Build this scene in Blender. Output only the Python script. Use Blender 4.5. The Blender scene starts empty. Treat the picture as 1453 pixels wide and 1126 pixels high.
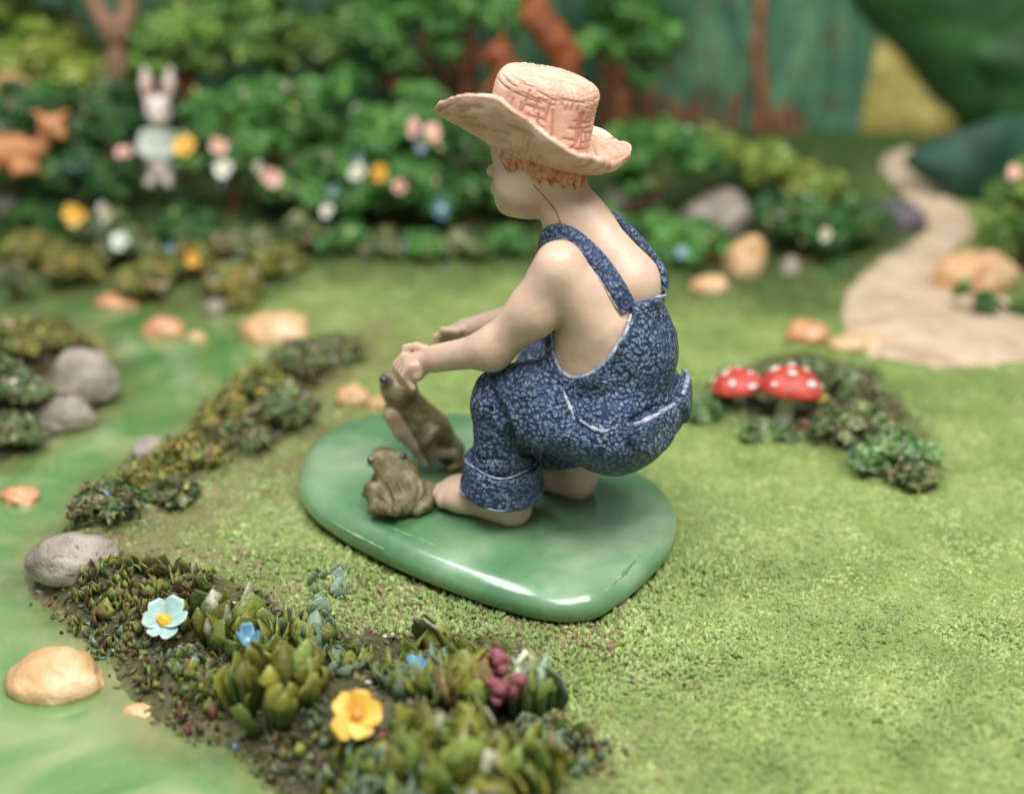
import bpy, bmesh, math, random
import numpy as np
from mathutils import Vector, Matrix, Euler

random.seed(7)
RNG = np.random.default_rng(7)
scene = bpy.context.scene
scene.unit_settings.system = 'METRIC'
scene.unit_settings.scale_length = 0.01          # one unit is one centimetre
scene.unit_settings.length_unit = 'CENTIMETERS'

# ------------------------------------------------------------------ camera
CAM = np.array((0.0, -10.7, 6.1))
PITCH = math.radians(24.0)
FPX = 726.5 / math.tan(math.radians(22.5))
cd = bpy.data.cameras.new('camera')
cam = bpy.data.objects.new('camera', cd)
scene.collection.objects.link(cam)
cam.location = CAM
cam.rotation_euler = (math.pi / 2 - PITCH, 0, 0)
cd.sensor_width = 36.0
cd.lens = 18.0 / math.tan(math.radians(22.5))
cd.clip_start = 0.05
cd.clip_end = 400
cd.dof.use_dof = True
cd.dof.focus_distance = 10.65
cd.dof.aperture_fstop = cd.lens * 1e-3 / (2 * 0.14)
scene.camera = cam

# ------------------------------------------------------------------ light
world = bpy.data.worlds.new('World')
scene.world = world
world.use_nodes = True
wb = world.node_tree.nodes['Background']
wb.inputs[0].default_value = (0.93, 0.95, 1.0, 1)
wb.inputs[1].default_value = 0.31


def area(name, loc, target, sx, sy, power, col):
    l = bpy.data.lights.new(name, 'AREA')
    l.shape = 'RECTANGLE'
    l.size, l.size_y = sx, sy
    l.energy = power
    l.color = col
    o = bpy.data.objects.new(name, l)
    scene.collection.objects.link(o)
    o.location = loc
    o.rotation_euler = (Vector(target) - Vector(loc)).to_track_quat('-Z', 'Y').to_euler()
    return o


area('window_light', (4, -7, 19), (0.5, 2.5, 0), 17, 9, 5500, (1.0, 0.985, 0.955))
area('ceiling_light', (-8, 3, 20), (-0.5, 2, 0), 12, 4.0, 2300, (0.96, 0.98, 1.0))

vs = scene.view_settings
vs.view_transform = 'Standard'
vs.look = 'None'
vs.exposure = 0.18
vs.gamma = 1.0
vs.use_curve_mapping = False
scene.cycles.use_denoising = True
scene.cycles.max_bounces = 6
scene.cycles.diffuse_bounces = 3
scene.cycles.glossy_bounces = 3
scene.cycles.transmission_bounces = 3
scene.cycles.caustics_reflective = False
scene.cycles.caustics_refractive = False

# ------------------------------------------------------------------ geometry of the view (for laying out by measurement)
FWD = np.array((0, math.cos(PITCH), -math.sin(PITCH)))
UPV = np.array((0, math.sin(PITCH), math.cos(PITCH)))
RGT = np.array((1.0, 0, 0))


def ray(px, py):
    return RGT * ((px - 726.5) / FPX) + UPV * ((563 - py) / FPX) + FWD


def Gz(px, py, z=0.0):
    d = ray(px, py)
    return CAM + d * ((z - CAM[2]) / d[2])


def Q(px, py, y):
    d = ray(px, py)
    return CAM + d * ((y - CAM[1]) / d[1])


def cm(px, p):
    """size in cm of px pixels at the depth of p"""
    return px * float(np.dot(np.asarray(p) - CAM, FWD)) / FPX


# ------------------------------------------------------------------ numpy noise
def _hash(i, j, k):
    n = (i * 374761393 + j * 668265263 + k * 2147483647 + 1013904223) & 0x7fffffff
    n = ((n ^ (n >> 13)) * 1274126177) & 0x7fffffff
    return ((n ^ (n >> 16)) & 0xffff) / 65535.0


def vnoise(P):
    P = np.asarray(P, float)
    I = np.floor(P).astype(np.int64)
    F = P - I
    F = F * F * (3 - 2 * F)
    r = 0
    for dx in (0, 1):
        wx = F[:, 0] if dx else 1 - F[:, 0]
        for dy in (0, 1):
            wy = F[:, 1] if dy else 1 - F[:, 1]
            for dz in (0, 1):
                wz = F[:, 2] if dz else 1 - F[:, 2]
                r = r + wx * wy * wz * _hash(I[:, 0] + dx, I[:, 1] + dy, I[:, 2] + dz)
    return r * 2 - 1


def fbm(P, o=3):
    P = np.asarray(P, float)
    a, r = 1.0, 0
    for q in range(o):
        r = r + a * vnoise(P * 2 ** q + 17.3 * q)
        a *= 0.5
    return r


# ------------------------------------------------------------------ signed distance shapes + surface nets
def v3(*a):
    return np.array(a, float)


def rcone(P, a, b, ra, rb):
    a = np.asarray(a); b = np.asarray(b)
    ab = b - a
    t = np.clip(((P - a) @ ab) / max(ab @ ab, 1e-9), 0, 1)
    return np.linalg.norm(P - a - t[:, None] * ab, axis=1) - (ra + (rb - ra) * t)


def ell(P, c, r, fr=None):
    D = P - np.asarray(c)
    if fr is not None:
        D = D @ np.asarray(fr).T
    r = np.asarray(r, float)
    k0 = np.linalg.norm(D / r, axis=1)
    k1 = np.linalg.norm(D / r ** 2, axis=1)
    return k0 * (k0 - 1) / np.maximum(k1, 1e-6)


def sbox(P, c, h, fr, r=0.0):
    D = np.abs((P - np.asarray(c)) @ np.asarray(fr).T) - (np.asarray(h) - r)
    return np.linalg.norm(np.maximum(D, 0), axis=1) + np.minimum(D.max(axis=1), 0) - r


def smin(a, b, k):
    h = np.clip(0.5 + 0.5 * (b - a) / k, 0, 1)
    return b + (a - b) * h - k * h * (1 - h)


def smax(a, b, k):
    return -smin(-a, -b, k)


def chain(P, pts, k=0.03):
    """pts: list of (point, radius)"""
    f = None
    for (a, ra), (b, rb) in zip(pts[:-1], pts[1:]):
        g = rcone(P, a, b, ra, rb)
        f = g if f is None else smin(f, g, k)
    return f


def nets(func, lo, hi, h):
    lo = np.asarray(lo, float); hi = np.asarray(hi, float)
    B = 4
    n = np.ceil((hi - lo) / (h * B)).astype(int) + 1
    ax = [lo[i] + h * B * (np.arange(n[i]) + 0.5) - h * 0.5 for i in range(3)]
    C = np.stack(np.meshgrid(*ax, indexing='ij'), -1).reshape(-1, 3)
    fc = func(C).reshape(n)
    f = fc.repeat(B, 0).repeat(B, 1).repeat(B, 2)
    m = np.abs(f) < h * B * 1.6
    ii = np.argwhere(m)
    f[m] = func(lo + ii * h)
    s = f < 0
    c = np.zeros(tuple(np.array(f.shape) - 1), np.int8)
    offs = [(a, b, d) for a in (0, 1) for b in (0, 1) for d in (0, 1)]
    N = c.shape
    for a, b, d in offs:
        c += s[a:a + N[0], b:b + N[1], d:d + N[2]]
    act = (c > 0) & (c < 8)
    idx = np.argwhere(act)
    vid = np.full(N, -1, np.int64)
    vid[act] = np.arange(len(idx))
    vals = np.stack([f[idx[:, 0] + a, idx[:, 1] + b, idx[:, 2] + d] for a, b, d in offs], 1)
    O = np.array(offs, float)
    acc = np.zeros((len(idx), 3)); cnt = np.zeros(len(idx))
    for p in range(8):
        for q in range(p + 1, 8):
            if abs(O[p] - O[q]).sum() == 1:
                va, vb = vals[:, p], vals[:, q]
                x = (va < 0) != (vb < 0)
                t = np.where(x, va / np.where(x, va - vb, 1), 0)
                acc += np.where(x[:, None], O[p] + t[:, None] * (O[q] - O[p]), 0)
                cnt += x
    V = lo + (idx + acc / cnt[:, None]) * h
    Fs = []
    for ax_ in range(3):
        u, w = (ax_ + 1) % 3, (ax_ + 2) % 3
        sl0 = [slice(None)] * 3; sl1 = [slice(None)] * 3
        sl0[ax_] = slice(0, -1); sl1[ax_] = slice(1, None)
        e = s[tuple(sl0)] != s[tuple(sl1)]
        E = np.argwhere(e)
        ok = (E[:, u] > 0) & (E[:, w] > 0) & (E[:, u] < N[u]) & (E[:, w] < N[w])
        E = E[ok]
        flip = s[E[:, 0], E[:, 1], E[:, 2]]
        def cid(du, dw):
            X = E.copy(); X[:, u] += du; X[:, w] += dw
            return vid[X[:, 0], X[:, 1], X[:, 2]]
        qd = np.stack([cid(-1, -1), cid(0, -1), cid(0, 0), cid(-1, 0)], 1)
        qd = np.where(flip[:, None], qd, qd[:, ::-1])
        Fs.append(qd)
    Fq = np.concatenate(Fs)
    return V, Fq[(Fq >= 0).all(1)]


def hits(func, pts, t0=6.0, t1=16.0):
    """where the sight lines through pixels meet a shape (nan where they miss)"""
    D = np.array([ray(*q) for q in pts]); D = D / np.linalg.norm(D, axis=1)[:, None]
    t = np.full(len(D), float(t0)); done = np.zeros(len(D), bool)
    for _ in range(110):
        act = ~done & (t < t1)
        if not act.any(): break
        f = func(CAM + D[act] * t[act][:, None])
        ia = np.where(act)[0]
        done[ia[f < 0.001]] = True
        t[ia] += np.where(f < 0.001, 0, np.maximum(f * 0.8, 0.002))
    out = CAM + D * t[:, None]
    out[~done] = np.nan
    return out


def hit(func, px, py, t0=6.0, t1=16.0):
    p = hits(func, [(px, py)], t0, t1)[0]
    return None if np.isnan(p[0]) else p


def grad(func, p, e=0.01):
    E = np.eye(3) * e
    P = np.concatenate([p + E, p - E])
    f = func(P)
    g = f[:3] - f[3:]
    return g / (np.linalg.norm(g) + 1e-9)


# ------------------------------------------------------------------ mesh objects
def mesh_arrays(name, V, faces, smooth=True, cols=None, uv=None):
    """faces: (n,3) or (n,4) int array (or list of such arrays)"""
    me = bpy.data.meshes.new(name)
    V = np.asarray(V, np.float32)
    fl = faces if isinstance(faces, list) else [faces]
    fl = [np.asarray(f, np.int32) for f in fl if len(f)]
    tot = np.concatenate([np.full(len(f), f.shape[1], np.int32) for f in fl])
    li = np.concatenate([f.reshape(-1) for f in fl])
    me.vertices.add(len(V)); me.vertices.foreach_set('co', V.reshape(-1))
    me.loops.add(len(li)); me.loops.foreach_set('vertex_index', li)
    me.polygons.add(len(tot))
    st = np.concatenate([[0], np.cumsum(tot)[:-1]]).astype(np.int32)
    me.polygons.foreach_set('loop_start', st)
    try:
        me.polygons.foreach_set('loop_total', tot)
    except Exception:
        pass
    me.polygons.foreach_set('use_smooth', np.full(len(tot), smooth, bool))
    me.update(calc_edges=True)
    me.validate()
    if cols is not None:
        at = me.color_attributes.new('Col', 'FLOAT_COLOR', 'POINT')
        c = np.ones((len(V), 4), np.float32); c[:, :cols.shape[1]] = cols
        at.data.foreach_set('color', c.reshape(-1))
    if uv is not None:
        l = me.uv_layers.new(name='UVMap')
        l.data.foreach_set('uv', np.asarray(uv, np.float32)[li].reshape(-1))
    return me


def obj(name, me, mat, parent=None, loc=None, rot=None, scale=None):
    o = bpy.data.objects.new(name, me)
    scene.collection.objects.link(o)
    if mat is not None and me is not None and not me.materials:
        me.materials.append(mat)
    if parent is not None:
        o.parent = parent
    if loc is not None:
        o.location = loc
    if rot is not None:
        o.rotation_euler = rot
    if scale is not None:
        o.scale = (scale,) * 3 if isinstance(scale, (int, float)) else scale
    return o


def tag(o, label, cat, group=None, kind=None):
    o['label'] = label
    o['category'] = cat
    if group: o['group'] = group
    if kind: o['kind'] = kind
    return o


def struct(o):
    o['kind'] = 'structure'
    return o


def empty(name, loc):
    o = bpy.data.objects.new(name, None)
    scene.collection.objects.link(o)
    o.empty_display_size = 0.1
    o.location = loc
    return o


def local(me, origin):
    """shift mesh data so that its object can sit under an empty at origin"""
    me.transform(Matrix.Translation(-Vector(origin)))
    return me


def tube(name, pts, rad, seg=8, cap=True):
    pts = [np.asarray(p, float) for p in pts]
    n = len(pts)
    rad = [rad] * n if isinstance(rad, (int, float)) else list(rad)
    V, F = [], []
    up = None
    for i, p in enumerate(pts):
        t = pts[min(i + 1, n - 1)] - pts[max(i - 1, 0)]
        t = t / (np.linalg.norm(t) + 1e-9)
        if up is None:
            up = np.cross(t, (0.3, 0.2, 1.0)); up /= np.linalg.norm(up) + 1e-9
        a = up - t * (up @ t); a /= np.linalg.norm(a) + 1e-9
        b = np.cross(t, a)
        up = a
        for k in range(seg):
            th = 2 * math.pi * k / seg
            V.append(p + rad[i] * (a * math.cos(th) + b * math.sin(th)))
    for i in range(n - 1):
        for k in range(seg):
            F.append((i * seg + k, i * seg + (k + 1) % seg, (i + 1) * seg + (k + 1) % seg, (i + 1) * seg + k))
    T = []
    if cap:
        V += [pts[0], pts[-1]]
        for k in range(seg):
            T.append((n * seg, (k + 1) % seg, k))
            T.append((n * seg + 1, (n - 1) * seg + k, (n - 1) * seg + (k + 1) % seg))
    return mesh_arrays(name, V, [np.array(F), np.array(T)] if T else np.array(F))


def spline(pts, n):
    """Catmull-Rom through pts, n points"""
    P = np.asarray(pts, float)
    P = np.concatenate([[2 * P[0] - P[1]], P, [2 * P[-1] - P[-2]]])
    out = []
    m = len(P) - 3
    for u in np.linspace(0, m - 1e-6, n):
        i = int(u); t = u - i
        a, b, c, d = P[i:i + 4]
        out.append(0.5 * ((2 * b) + (c - a) * t + (2 * a - 5 * b + 4 * c - d) * t * t + (3 * b - a - 3 * c + d) * t ** 3))
    return np.array(out)


def closed_spline(pts, n):
    P = np.asarray(pts, float); m = len(P)
    out = []
    for u in np.linspace(0, m, n, endpoint=False):
        i = int(u); t = u - i
        a, b, c, d = P[(i - 1) % m], P[i % m], P[(i + 1) % m], P[(i + 2) % m]
        out.append(0.5 * ((2 * b) + (c - a) * t + (2 * a - 5 * b + 4 * c - d) * t * t + (3 * b - a - 3 * c + d) * t ** 3))
    return np.array(out)


def poly_sd(X, Y, poly):
    """signed distance to a polygon, negative inside"""
    X = np.asarray(X, float); Y = np.asarray(Y, float)
    d = np.full(X.shape, 1e9); ins = np.zeros(X.shape, bool)
    n = len(poly)
    for i in range(n):
        ax_, ay = poly[i]; bx, by = poly[(i + 1) % n]
        ex, ey = bx - ax_, by - ay
        t = np.clip(((X - ax_) * ex + (Y - ay) * ey) / (ex * ex + ey * ey + 1e-12), 0, 1)
        d = np.minimum(d, np.hypot(X - ax_ - t * ex, Y - ay - t * ey))
        c = (ay > Y) != (by > Y)
        with np.errstate(divide='ignore', invalid='ignore'):
            ins ^= c & (X < ex * (Y - ay) / (ey if ey != 0 else 1e-12) + ax_)
    return np.where(ins, -d, d)


def sstep(a, b, x):
    t = np.clip((x - a) / (b - a), 0, 1)
    return t * t * (3 - 2 * t)


# ------------------------------------------------------------------ materials
def srgb(r, g, b):
    f = lambda c: (c / 255) / 12.92 if c <= 10 else (((c / 255) + 0.055) / 1.055) ** 2.4
    return (f(r), f(g), f(b), 1)


class NT:
    def __init__(s, name):
        s.m = bpy.data.materials.new(name); s.m.use_nodes = True
        s.t = s.m.node_tree
        s.b = s.t.nodes['Principled BSDF']
        s.co = s.n('ShaderNodeTexCoord').outputs['Object']

    def n(s, typ, **kw):
        x = s.t.nodes.new(typ)
        for k, v in kw.items():
            setattr(x, k, v)
        return x

    def l(s, a, b):
        s.t.links.new(a, b)

    def noise(s, scale, detail=3, rough=0.55, vec=None, dist=0.0):
        x = s.n('ShaderNodeTexNoise')
        x.inputs['Scale'].default_value = scale; x.inputs['Detail'].default_value = detail
        x.inputs['Roughness'].default_value = rough; x.inputs['Distortion'].default_value = dist
        s.l(vec or s.co, x.inputs['Vector'])
        return x.outputs['Fac']

    def voro(s, scale, feature='DISTANCE_TO_EDGE', vec=None, out='Distance', rnd=1.0):
        x = s.n('ShaderNodeTexVoronoi', feature=feature)
        x.inputs['Scale'].default_value = scale; x.inputs['Randomness'].default_value = rnd
        s.l(vec or s.co, x.inputs['Vector'])
        return x.outputs[out]

    def ramp(s, fac, stops, interp='LINEAR'):
        x = s.n('ShaderNodeValToRGB'); x.color_ramp.interpolation = interp
        e = x.color_ramp.elements
        while len(e) < len(stops): e.new(0.5)
        for q, (p, c) in zip(e, stops):
            q.position = p; q.color = c if len(c) == 4 else (*c, 1)
        s.l(fac, x.inputs[0])
        return x.outputs[0]

    def mix(s, fac, a, b, mode='MIX'):
        x = s.n('ShaderNodeMix', data_type='RGBA', blend_type=mode)
        for sock, val in ((x.inputs[0], fac), (x.inputs[6], a), (x.inputs[7], b)):
            if hasattr(val, 'links'): s.l(val, sock)
            else: sock.default_value = val
        return x.outputs[2]

    def math(s, op, a, b=0.0, clamp=False):
        x = s.n('ShaderNodeMath', operation=op, use_clamp=clamp)
        for sock, val in ((x.inputs[0], a), (x.inputs[1], b)):
            if hasattr(val, 'links'): s.l(val, sock)
            else: sock.default_value = val
        return x.outputs[0]

    def bump(s, h, strength, dist, prev=None):
        x = s.n('ShaderNodeBump')
        x.inputs['Strength'].default_value = strength; x.inputs['Distance'].default_value = dist
        s.l(h, x.inputs['Height'])
        if prev is not None: s.l(prev, x.inputs['Normal'])
        s.l(x.outputs[0], s.b.inputs['Normal'])
        return x.outputs[0]

    def out(s, col=None, rough=0.5, coat=0.0, sss=0.0, sssr=None, spec=0.5, coat_rough=0.1):
        b = s.b
        if col is not None:
            if hasattr(col, 'links'): s.l(col, b.inputs['Base Color'])
            else: b.inputs['Base Color'].default_value = col
        if hasattr(rough, 'links'): s.l(rough, b.inputs['Roughness'])
        else: b.inputs['Roughness'].default_value = rough
        b.inputs['Specular IOR Level'].default_value = spec
        b.inputs['Coat Weight'].default_value = coat
        b.inputs['Coat Roughness'].default_value = coat_rough
        if sss:
            b.inputs['Subsurface Weight'].default_value = sss
            b.inputs['Subsurface Radius'].default_value = sssr or (1, 0.5, 0.3)
            b.inputs['Subsurface Scale'].default_value = 0.06
        return s.m


def mottled(name, stops, scale, rough=0.6, bscale=20, bstr=0.4, bdist=0.02, coat=0.0, spec=0.4, rnd=0.0, fine=None):
    k = NT(name)
    f = k.noise(scale, 4, 0.6)
    c = k.ramp(f, stops)
    if rnd:
        oi = k.n('ShaderNodeObjectInfo')
        hs = k.n('ShaderNodeHueSaturation')
        k.l(c, hs.inputs['Color'])
        k.l(k.math('ADD', k.math('MULTIPLY', oi.outputs['Random'], rnd), 1 - rnd * 0.5), hs.inputs['Value'])
        c = hs.outputs[0]
    if fine:
        c = k.mix(k.ramp(k.noise(fine[0], 2), [(0.55, (0, 0, 0)), (0.7, (1, 1, 1))]), c, fine[1])
    k.bump(k.noise(bscale, 4, 0.6), bstr, bdist)
    return k.out(c, rough, coat=coat, spec=spec)


M = {}
# --- skin: cast resin, matt with a faint sheen
k = NT('painted_skin')
c = k.ramp(k.noise(2.2, 4), [(0.3, srgb(192, 160, 136)), (0.55, srgb(208, 181, 158)), (0.75, srgb(206, 168, 146))])
c = k.mix(k.ramp(k.noise(38, 2), [(0.70, (0, 0, 0)), (0.78, (1, 1, 1))]), c, srgb(184, 138, 102))
k.bump(k.noise(16, 4, 0.6), 0.18, 0.012)
c = k.mix(k.ramp(k.voro(9, 'F1'), [(0.03, (1, 1, 1)), (0.05, (0, 0, 0))]), c, srgb(232, 222, 206))
M['skin'] = k.out(c, 0.4, sss=0.25, sssr=(1, 0.55, 0.35), spec=0.45)
# --- denim: raised pale cells, dark cracks
k = NT('painted_denim')
warp = k.n('ShaderNodeVectorMath', operation='ADD')
nz = k.n('ShaderNodeTexNoise'); nz.inputs['Scale'].default_value = 5; k.l(k.co, nz.inputs['Vector'])
sc_ = k.n('ShaderNodeVectorMath', operation='SCALE'); k.l(nz.outputs['Color'], sc_.inputs[0]); sc_.inputs['Scale'].default_value = 0.09
k.l(k.co, warp.inputs[0]); k.l(sc_.outputs[0], warp.inputs[1])
d1 = k.voro(26, 'F1', warp.outputs[0])
val = k.voro(26, 'F1', warp.outputs[0], 'Color')
cell = k.ramp(d1, [(0.34, (1, 1, 1)), (0.56, (0.45, 0.45, 0.45)), (0.72, (0, 0, 0))])
big = k.ramp(k.noise(3.4, 4, 0.6), [(0.40, (0.05, 0.05, 0.05)), (0.64, (1, 1, 1))])
pale = k.mix(k.ramp(k.noise(46, 3), [(0.35, (0, 0, 0)), (0.65, (1, 1, 1))]), srgb(98, 114, 138), srgb(166, 174, 184))
pale = k.mix(k.ramp(val, [(0.2, (0, 0, 0)), (0.9, (0.9, 0.9, 0.9))]), srgb(82, 107, 142), pale)
amt = k.math('MULTIPLY', cell, k.math('ADD', k.math('MULTIPLY', big, 0.75), 0.35), True)
c = k.mix(amt, srgb(36, 52, 82), pale)
rub = k.math('MULTIPLY', k.ramp(k.noise(60, 3, 0.7), [(0.54, (0, 0, 0)), (0.64, (1, 1, 1))]), k.ramp(k.noise(2.1, 3), [(0.52, (0, 0, 0)), (0.66, (1, 1, 1))]))
c = k.mix(k.math('MULTIPLY', rub, 0.7), c, srgb(176, 184, 198))
n1 = k.bump(k.math('MULTIPLY', cell, k.math('ADD', big, 0.6)), 0.8, 0.024)
k.bump(k.noise(9, 4), 0.35, 0.03, n1)
M['denim'] = k.out(c, 0.52, spec=0.4)
M['denim_pale'] = mottled('worn_denim_edge', [(0.35, srgb(84, 102, 138)), (0.5, srgb(150, 158, 174)), (0.65, srgb(192, 194, 194))], 14, 0.6, 40, 0.5, 0.015)
M['denim_dark'] = mottled('dark_denim', [(0.3, srgb(28, 38, 70)), (0.7, srgb(66, 84, 124))], 12, 0.55, 40, 0.6, 0.02)
# --- straw hat
k = NT('painted_straw')
at = k.n('ShaderNodeVertexColor', layer_name='Col')
c = k.ramp(k.noise(4.5, 4, 0.65), [(0.32, srgb(198, 152, 124)), (0.5, srgb(210, 170, 146)), (0.7, srgb(220, 188, 170))])
c = k.mix(k.ramp(k.noise(16, 3, 0.6), [(0.5, (0, 0, 0)), (0.7, (0.6, 0.6, 0.6))]), c, srgb(222, 186, 164))
c = k.mix(k.math('MULTIPLY', at.outputs[0], 0.8), c, srgb(160, 104, 76))
n1 = k.bump(k.noise(13, 4, 0.6), 0.3, 0.025)
k.bump(k.noise(40, 3), 0.25, 0.012, n1)
M['straw'] = k.out(c, 0.42, spec=0.45, sss=0.1)
M['hair'] = mottled('painted_hair', [(0.35, srgb(160, 84, 46)), (0.52, srgb(206, 140, 98)), (0.7, srgb(222, 172, 134))], 12, 0.5, 25, 0.6, 0.03)
M['seam'] = mottled('seam_stain', [(0.3, srgb(150, 92, 58)), (0.7, srgb(200, 138, 98))], 10, 0.6)
# --- glossy green base
k = NT('glossy_green_resin')
f = k.noise(0.9, 4, 0.5, dist=0.3)
c = k.ramp(f, [(0.3, srgb(70, 114, 76)), (0.5, srgb(102, 142, 102)), (0.7, srgb(156, 176, 144))])
gl = k.ramp(k.voro(46, 'F1'), [(0.0, (1, 1, 1)), (0.17, (0, 0, 0))])
gsel = k.ramp(k.voro(46, 'F1', out='Color'), [(0.8, (0, 0, 0)), (0.86, (1, 1, 1))])
c = k.mix(k.math('MULTIPLY', k.math('MULTIPLY', gl, gsel), 0.8), c, srgb(200, 215, 160))  # sparkle put into the resin colour as pale flecks
n1 = k.bump(k.noise(2.3, 2), 0.25, 0.08)
k.bump(k.noise(60, 3), 0.08, 0.01, n1)
M['resin'] = k.out(c, 0.34, coat=0.8, coat_rough=0.12, sss=0.2, sssr=(0.4, 1, 0.5), spec=0.5)
M['gold_glint'] = mottled('gold_green_glint', [(0.35, srgb(84, 128, 88)), (0.55, srgb(128, 156, 112)), (0.8, srgb(190, 196, 150))], 12, 0.3, 30, 0.5, 0.02, coat=0.6)
M['frog'] = mottled('olive_frog', [(0.3, srgb(70, 62, 38)), (0.5, srgb(108, 98, 62)), (0.72, srgb(160, 152, 120))], 4, 0.42, 24, 0.8, 0.03, coat=0.12)
M['frog_pale'] = mottled('pale_frog_belly', [(0.3, srgb(146, 124, 98)), (0.7, srgb(180, 168, 150))], 5, 0.4, 28, 0.4, 0.02)
M['eye'] = mottled('frog_eye', [(0.4, srgb(40, 40, 44)), (0.6, srgb(66, 66, 70))], 6, 0.12, coat=1.0)
M['eye_white'] = mottled('frog_eye_ring', [(0.4, srgb(190, 190, 182)), (0.6, srgb(230, 230, 222))], 8, 0.2, coat=0.6)
# --- surroundings
k = NT('lawn_and_soil')
at = k.n('ShaderNodeVertexColor', layer_name='Col')
sp = k.n('ShaderNodeSeparateColor'); k.l(at.outputs[0], sp.inputs[0])
g = k.ramp(k.noise(1.1, 4, 0.6), [(0.34, srgb(108, 132, 66)), (0.5, srgb(138, 158, 84)), (0.66, srgb(160, 176, 108))])
g = k.mix(k.ramp(k.noise(11, 4, 0.7), [(0.4, (0, 0, 0)), (0.75, (1, 1, 1))]), g, srgb(112, 128, 62))
br = k.ramp(k.noise(4.5, 4, 0.7), [(0.3, srgb(104, 96, 58)), (0.5, srgb(124, 126, 74)), (0.7, srgb(148, 128, 98))])
g = k.mix(sp.outputs[1], g, br)
so = k.ramp(k.noise(6, 4, 0.7), [(0.3, srgb(44, 42, 26)), (0.5, srgb(72, 68, 44)), (0.7, srgb(98, 86, 66))])
c = k.mix(sp.outputs[0], g, so)
mo = k.ramp(k.noise(3.5, 4, 0.7), [(0.3, srgb(44, 66, 30)), (0.5, srgb(66, 90, 40)), (0.7, srgb(96, 108, 60))])  # dark green for ground cover and for painted-in shade below the hedge
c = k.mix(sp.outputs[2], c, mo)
n1 = k.bump(k.voro(15, 'SMOOTH_F1'), 0.9, 0.05)
k.bump(k.noise(28, 5, 0.7), 0.6, 0.04, n1)
M['ground'] = k.out(c, k.math('SUBTRACT', 0.58, k.math('MULTIPLY', sp.outputs[0], 0.26)), spec=0.4)
k = NT('grass_paint')
at = k.n('ShaderNodeVertexColor', layer_name='Col')
c = k.mix(k.ramp(k.noise(1.3, 5, 0.65), [(0.36, (0.75, 0.75, 0.75)), (0.6, (0, 0, 0))]), at.outputs[0], srgb(104, 126, 64), 'MIX')
k.bump(k.noise(40, 3), 0.4, 0.02)
M['grass'] = k.out(c, 0.5, spec=0.3)
k = NT('leaf_paint')
at = k.n('ShaderNodeVertexColor', layer_name='Col')
M['leafcol'] = k.out(at.outputs[0], 0.45, spec=0.4)
k = NT('litter_paint')
at = k.n('ShaderNodeVertexColor', layer_name='Col')
M['litter'] = k.out(at.outputs[0], 0.6, spec=0.4)
k = NT('resin_water')
at = k.n('ShaderNodeVertexColor', layer_name='Col')
sp = k.n('ShaderNodeSeparateColor'); k.l(at.outputs[0], sp.inputs[0])
c = k.ramp(k.noise(0.75, 4, 0.55, dist=1.2), [(0.3, srgb(76, 120, 64)), (0.5, srgb(106, 142, 82)), (0.7, srgb(146, 162, 110))])
c = k.mix(k.ramp(k.noise(22, 3), [(0.62, (0, 0, 0)), (0.8, (1, 1, 1))]), c, srgb(138, 158, 104))
c = k.mix(sp.outputs[0], c, k.ramp(k.noise(5, 4), [(0.35, srgb(84, 78, 44)), (0.65, srgb(140, 116, 70))]))
k.bump(k.noise(1.8, 4), 0.22, 0.1)
M['water'] = k.out(c, 0.16, coat=1.0, coat_rough=0.05, spec=0.5)
M['path'] = mottled('sandy_path', [(0.3, srgb(176, 152, 124)), (0.5, srgb(200, 178, 150)), (0.7, srgb(214, 196, 172))], 1.6, 0.75, 18, 0.5, 0.03, fine=(26, srgb(168, 140, 112)))
M['rock_grey'] = mottled('grey_stone', [(0.3, srgb(112, 102, 92)), (0.5, srgb(158, 148, 136)), (0.7, srgb(182, 174, 160))], 2.2, 0.6, 12, 0.6, 0.05, fine=(18, srgb(120, 104, 86)))
M['rock_tan'] = mottled('tan_stone', [(0.3, srgb(190, 142, 92)), (0.5, srgb(214, 172, 124)), (0.7, srgb(232, 206, 164))], 2.0, 0.45, 12, 0.5, 0.05, coat=0.2)
M['rock_orange'] = mottled('orange_stone', [(0.3, srgb(190, 130, 84)), (0.6, srgb(214, 160, 118)), (0.8, srgb(228, 192, 158))], 2.4, 0.4, 12, 0.4, 0.04, coat=0.3)
M['rock_mauve'] = mottled('mauve_grey_stone', [(0.3, srgb(66, 62, 64)), (0.6, srgb(108, 102, 108)), (0.8, srgb(140, 132, 136))], 2.4, 0.6, 12, 0.5, 0.05)
M['cap_red'] = mottled('red_cap', [(0.3, srgb(160, 44, 36)), (0.55, srgb(192, 72, 60)), (0.75, srgb(214, 128, 112))], 4, 0.45, 14, 0.4, 0.03, coat=0.08)
M['white_spot'] = mottled('white_spot', [(0.3, srgb(222, 200, 190)), (0.7, srgb(240, 228, 220))], 6, 0.5, 20, 0.4, 0.02)
M['stem_white'] = mottled('pale_stem', [(0.3, srgb(170, 172, 140)), (0.7, srgb(214, 212, 190))], 4, 0.5, 14, 0.5, 0.03)
M['trunk'] = mottled('painted_bark', [(0.3, srgb(62, 36, 22)), (0.5, srgb(104, 62, 38)), (0.75, srgb(150, 94, 60))], 3, 0.7, 9, 0.8, 0.08)
M['trunk_red'] = mottled('reddish_bark', [(0.3, srgb(96, 62, 44)), (0.5, srgb(142, 94, 68)), (0.75, srgb(178, 130, 98))], 3, 0.7, 9, 0.8, 0.08)
M['trunk_pale'] = mottled('pale_bark', [(0.3, srgb(120, 88, 66)), (0.6, srgb(160, 126, 100)), (0.8, srgb(182, 150, 122))], 3, 0.7, 9, 0.8, 0.08)
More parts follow.
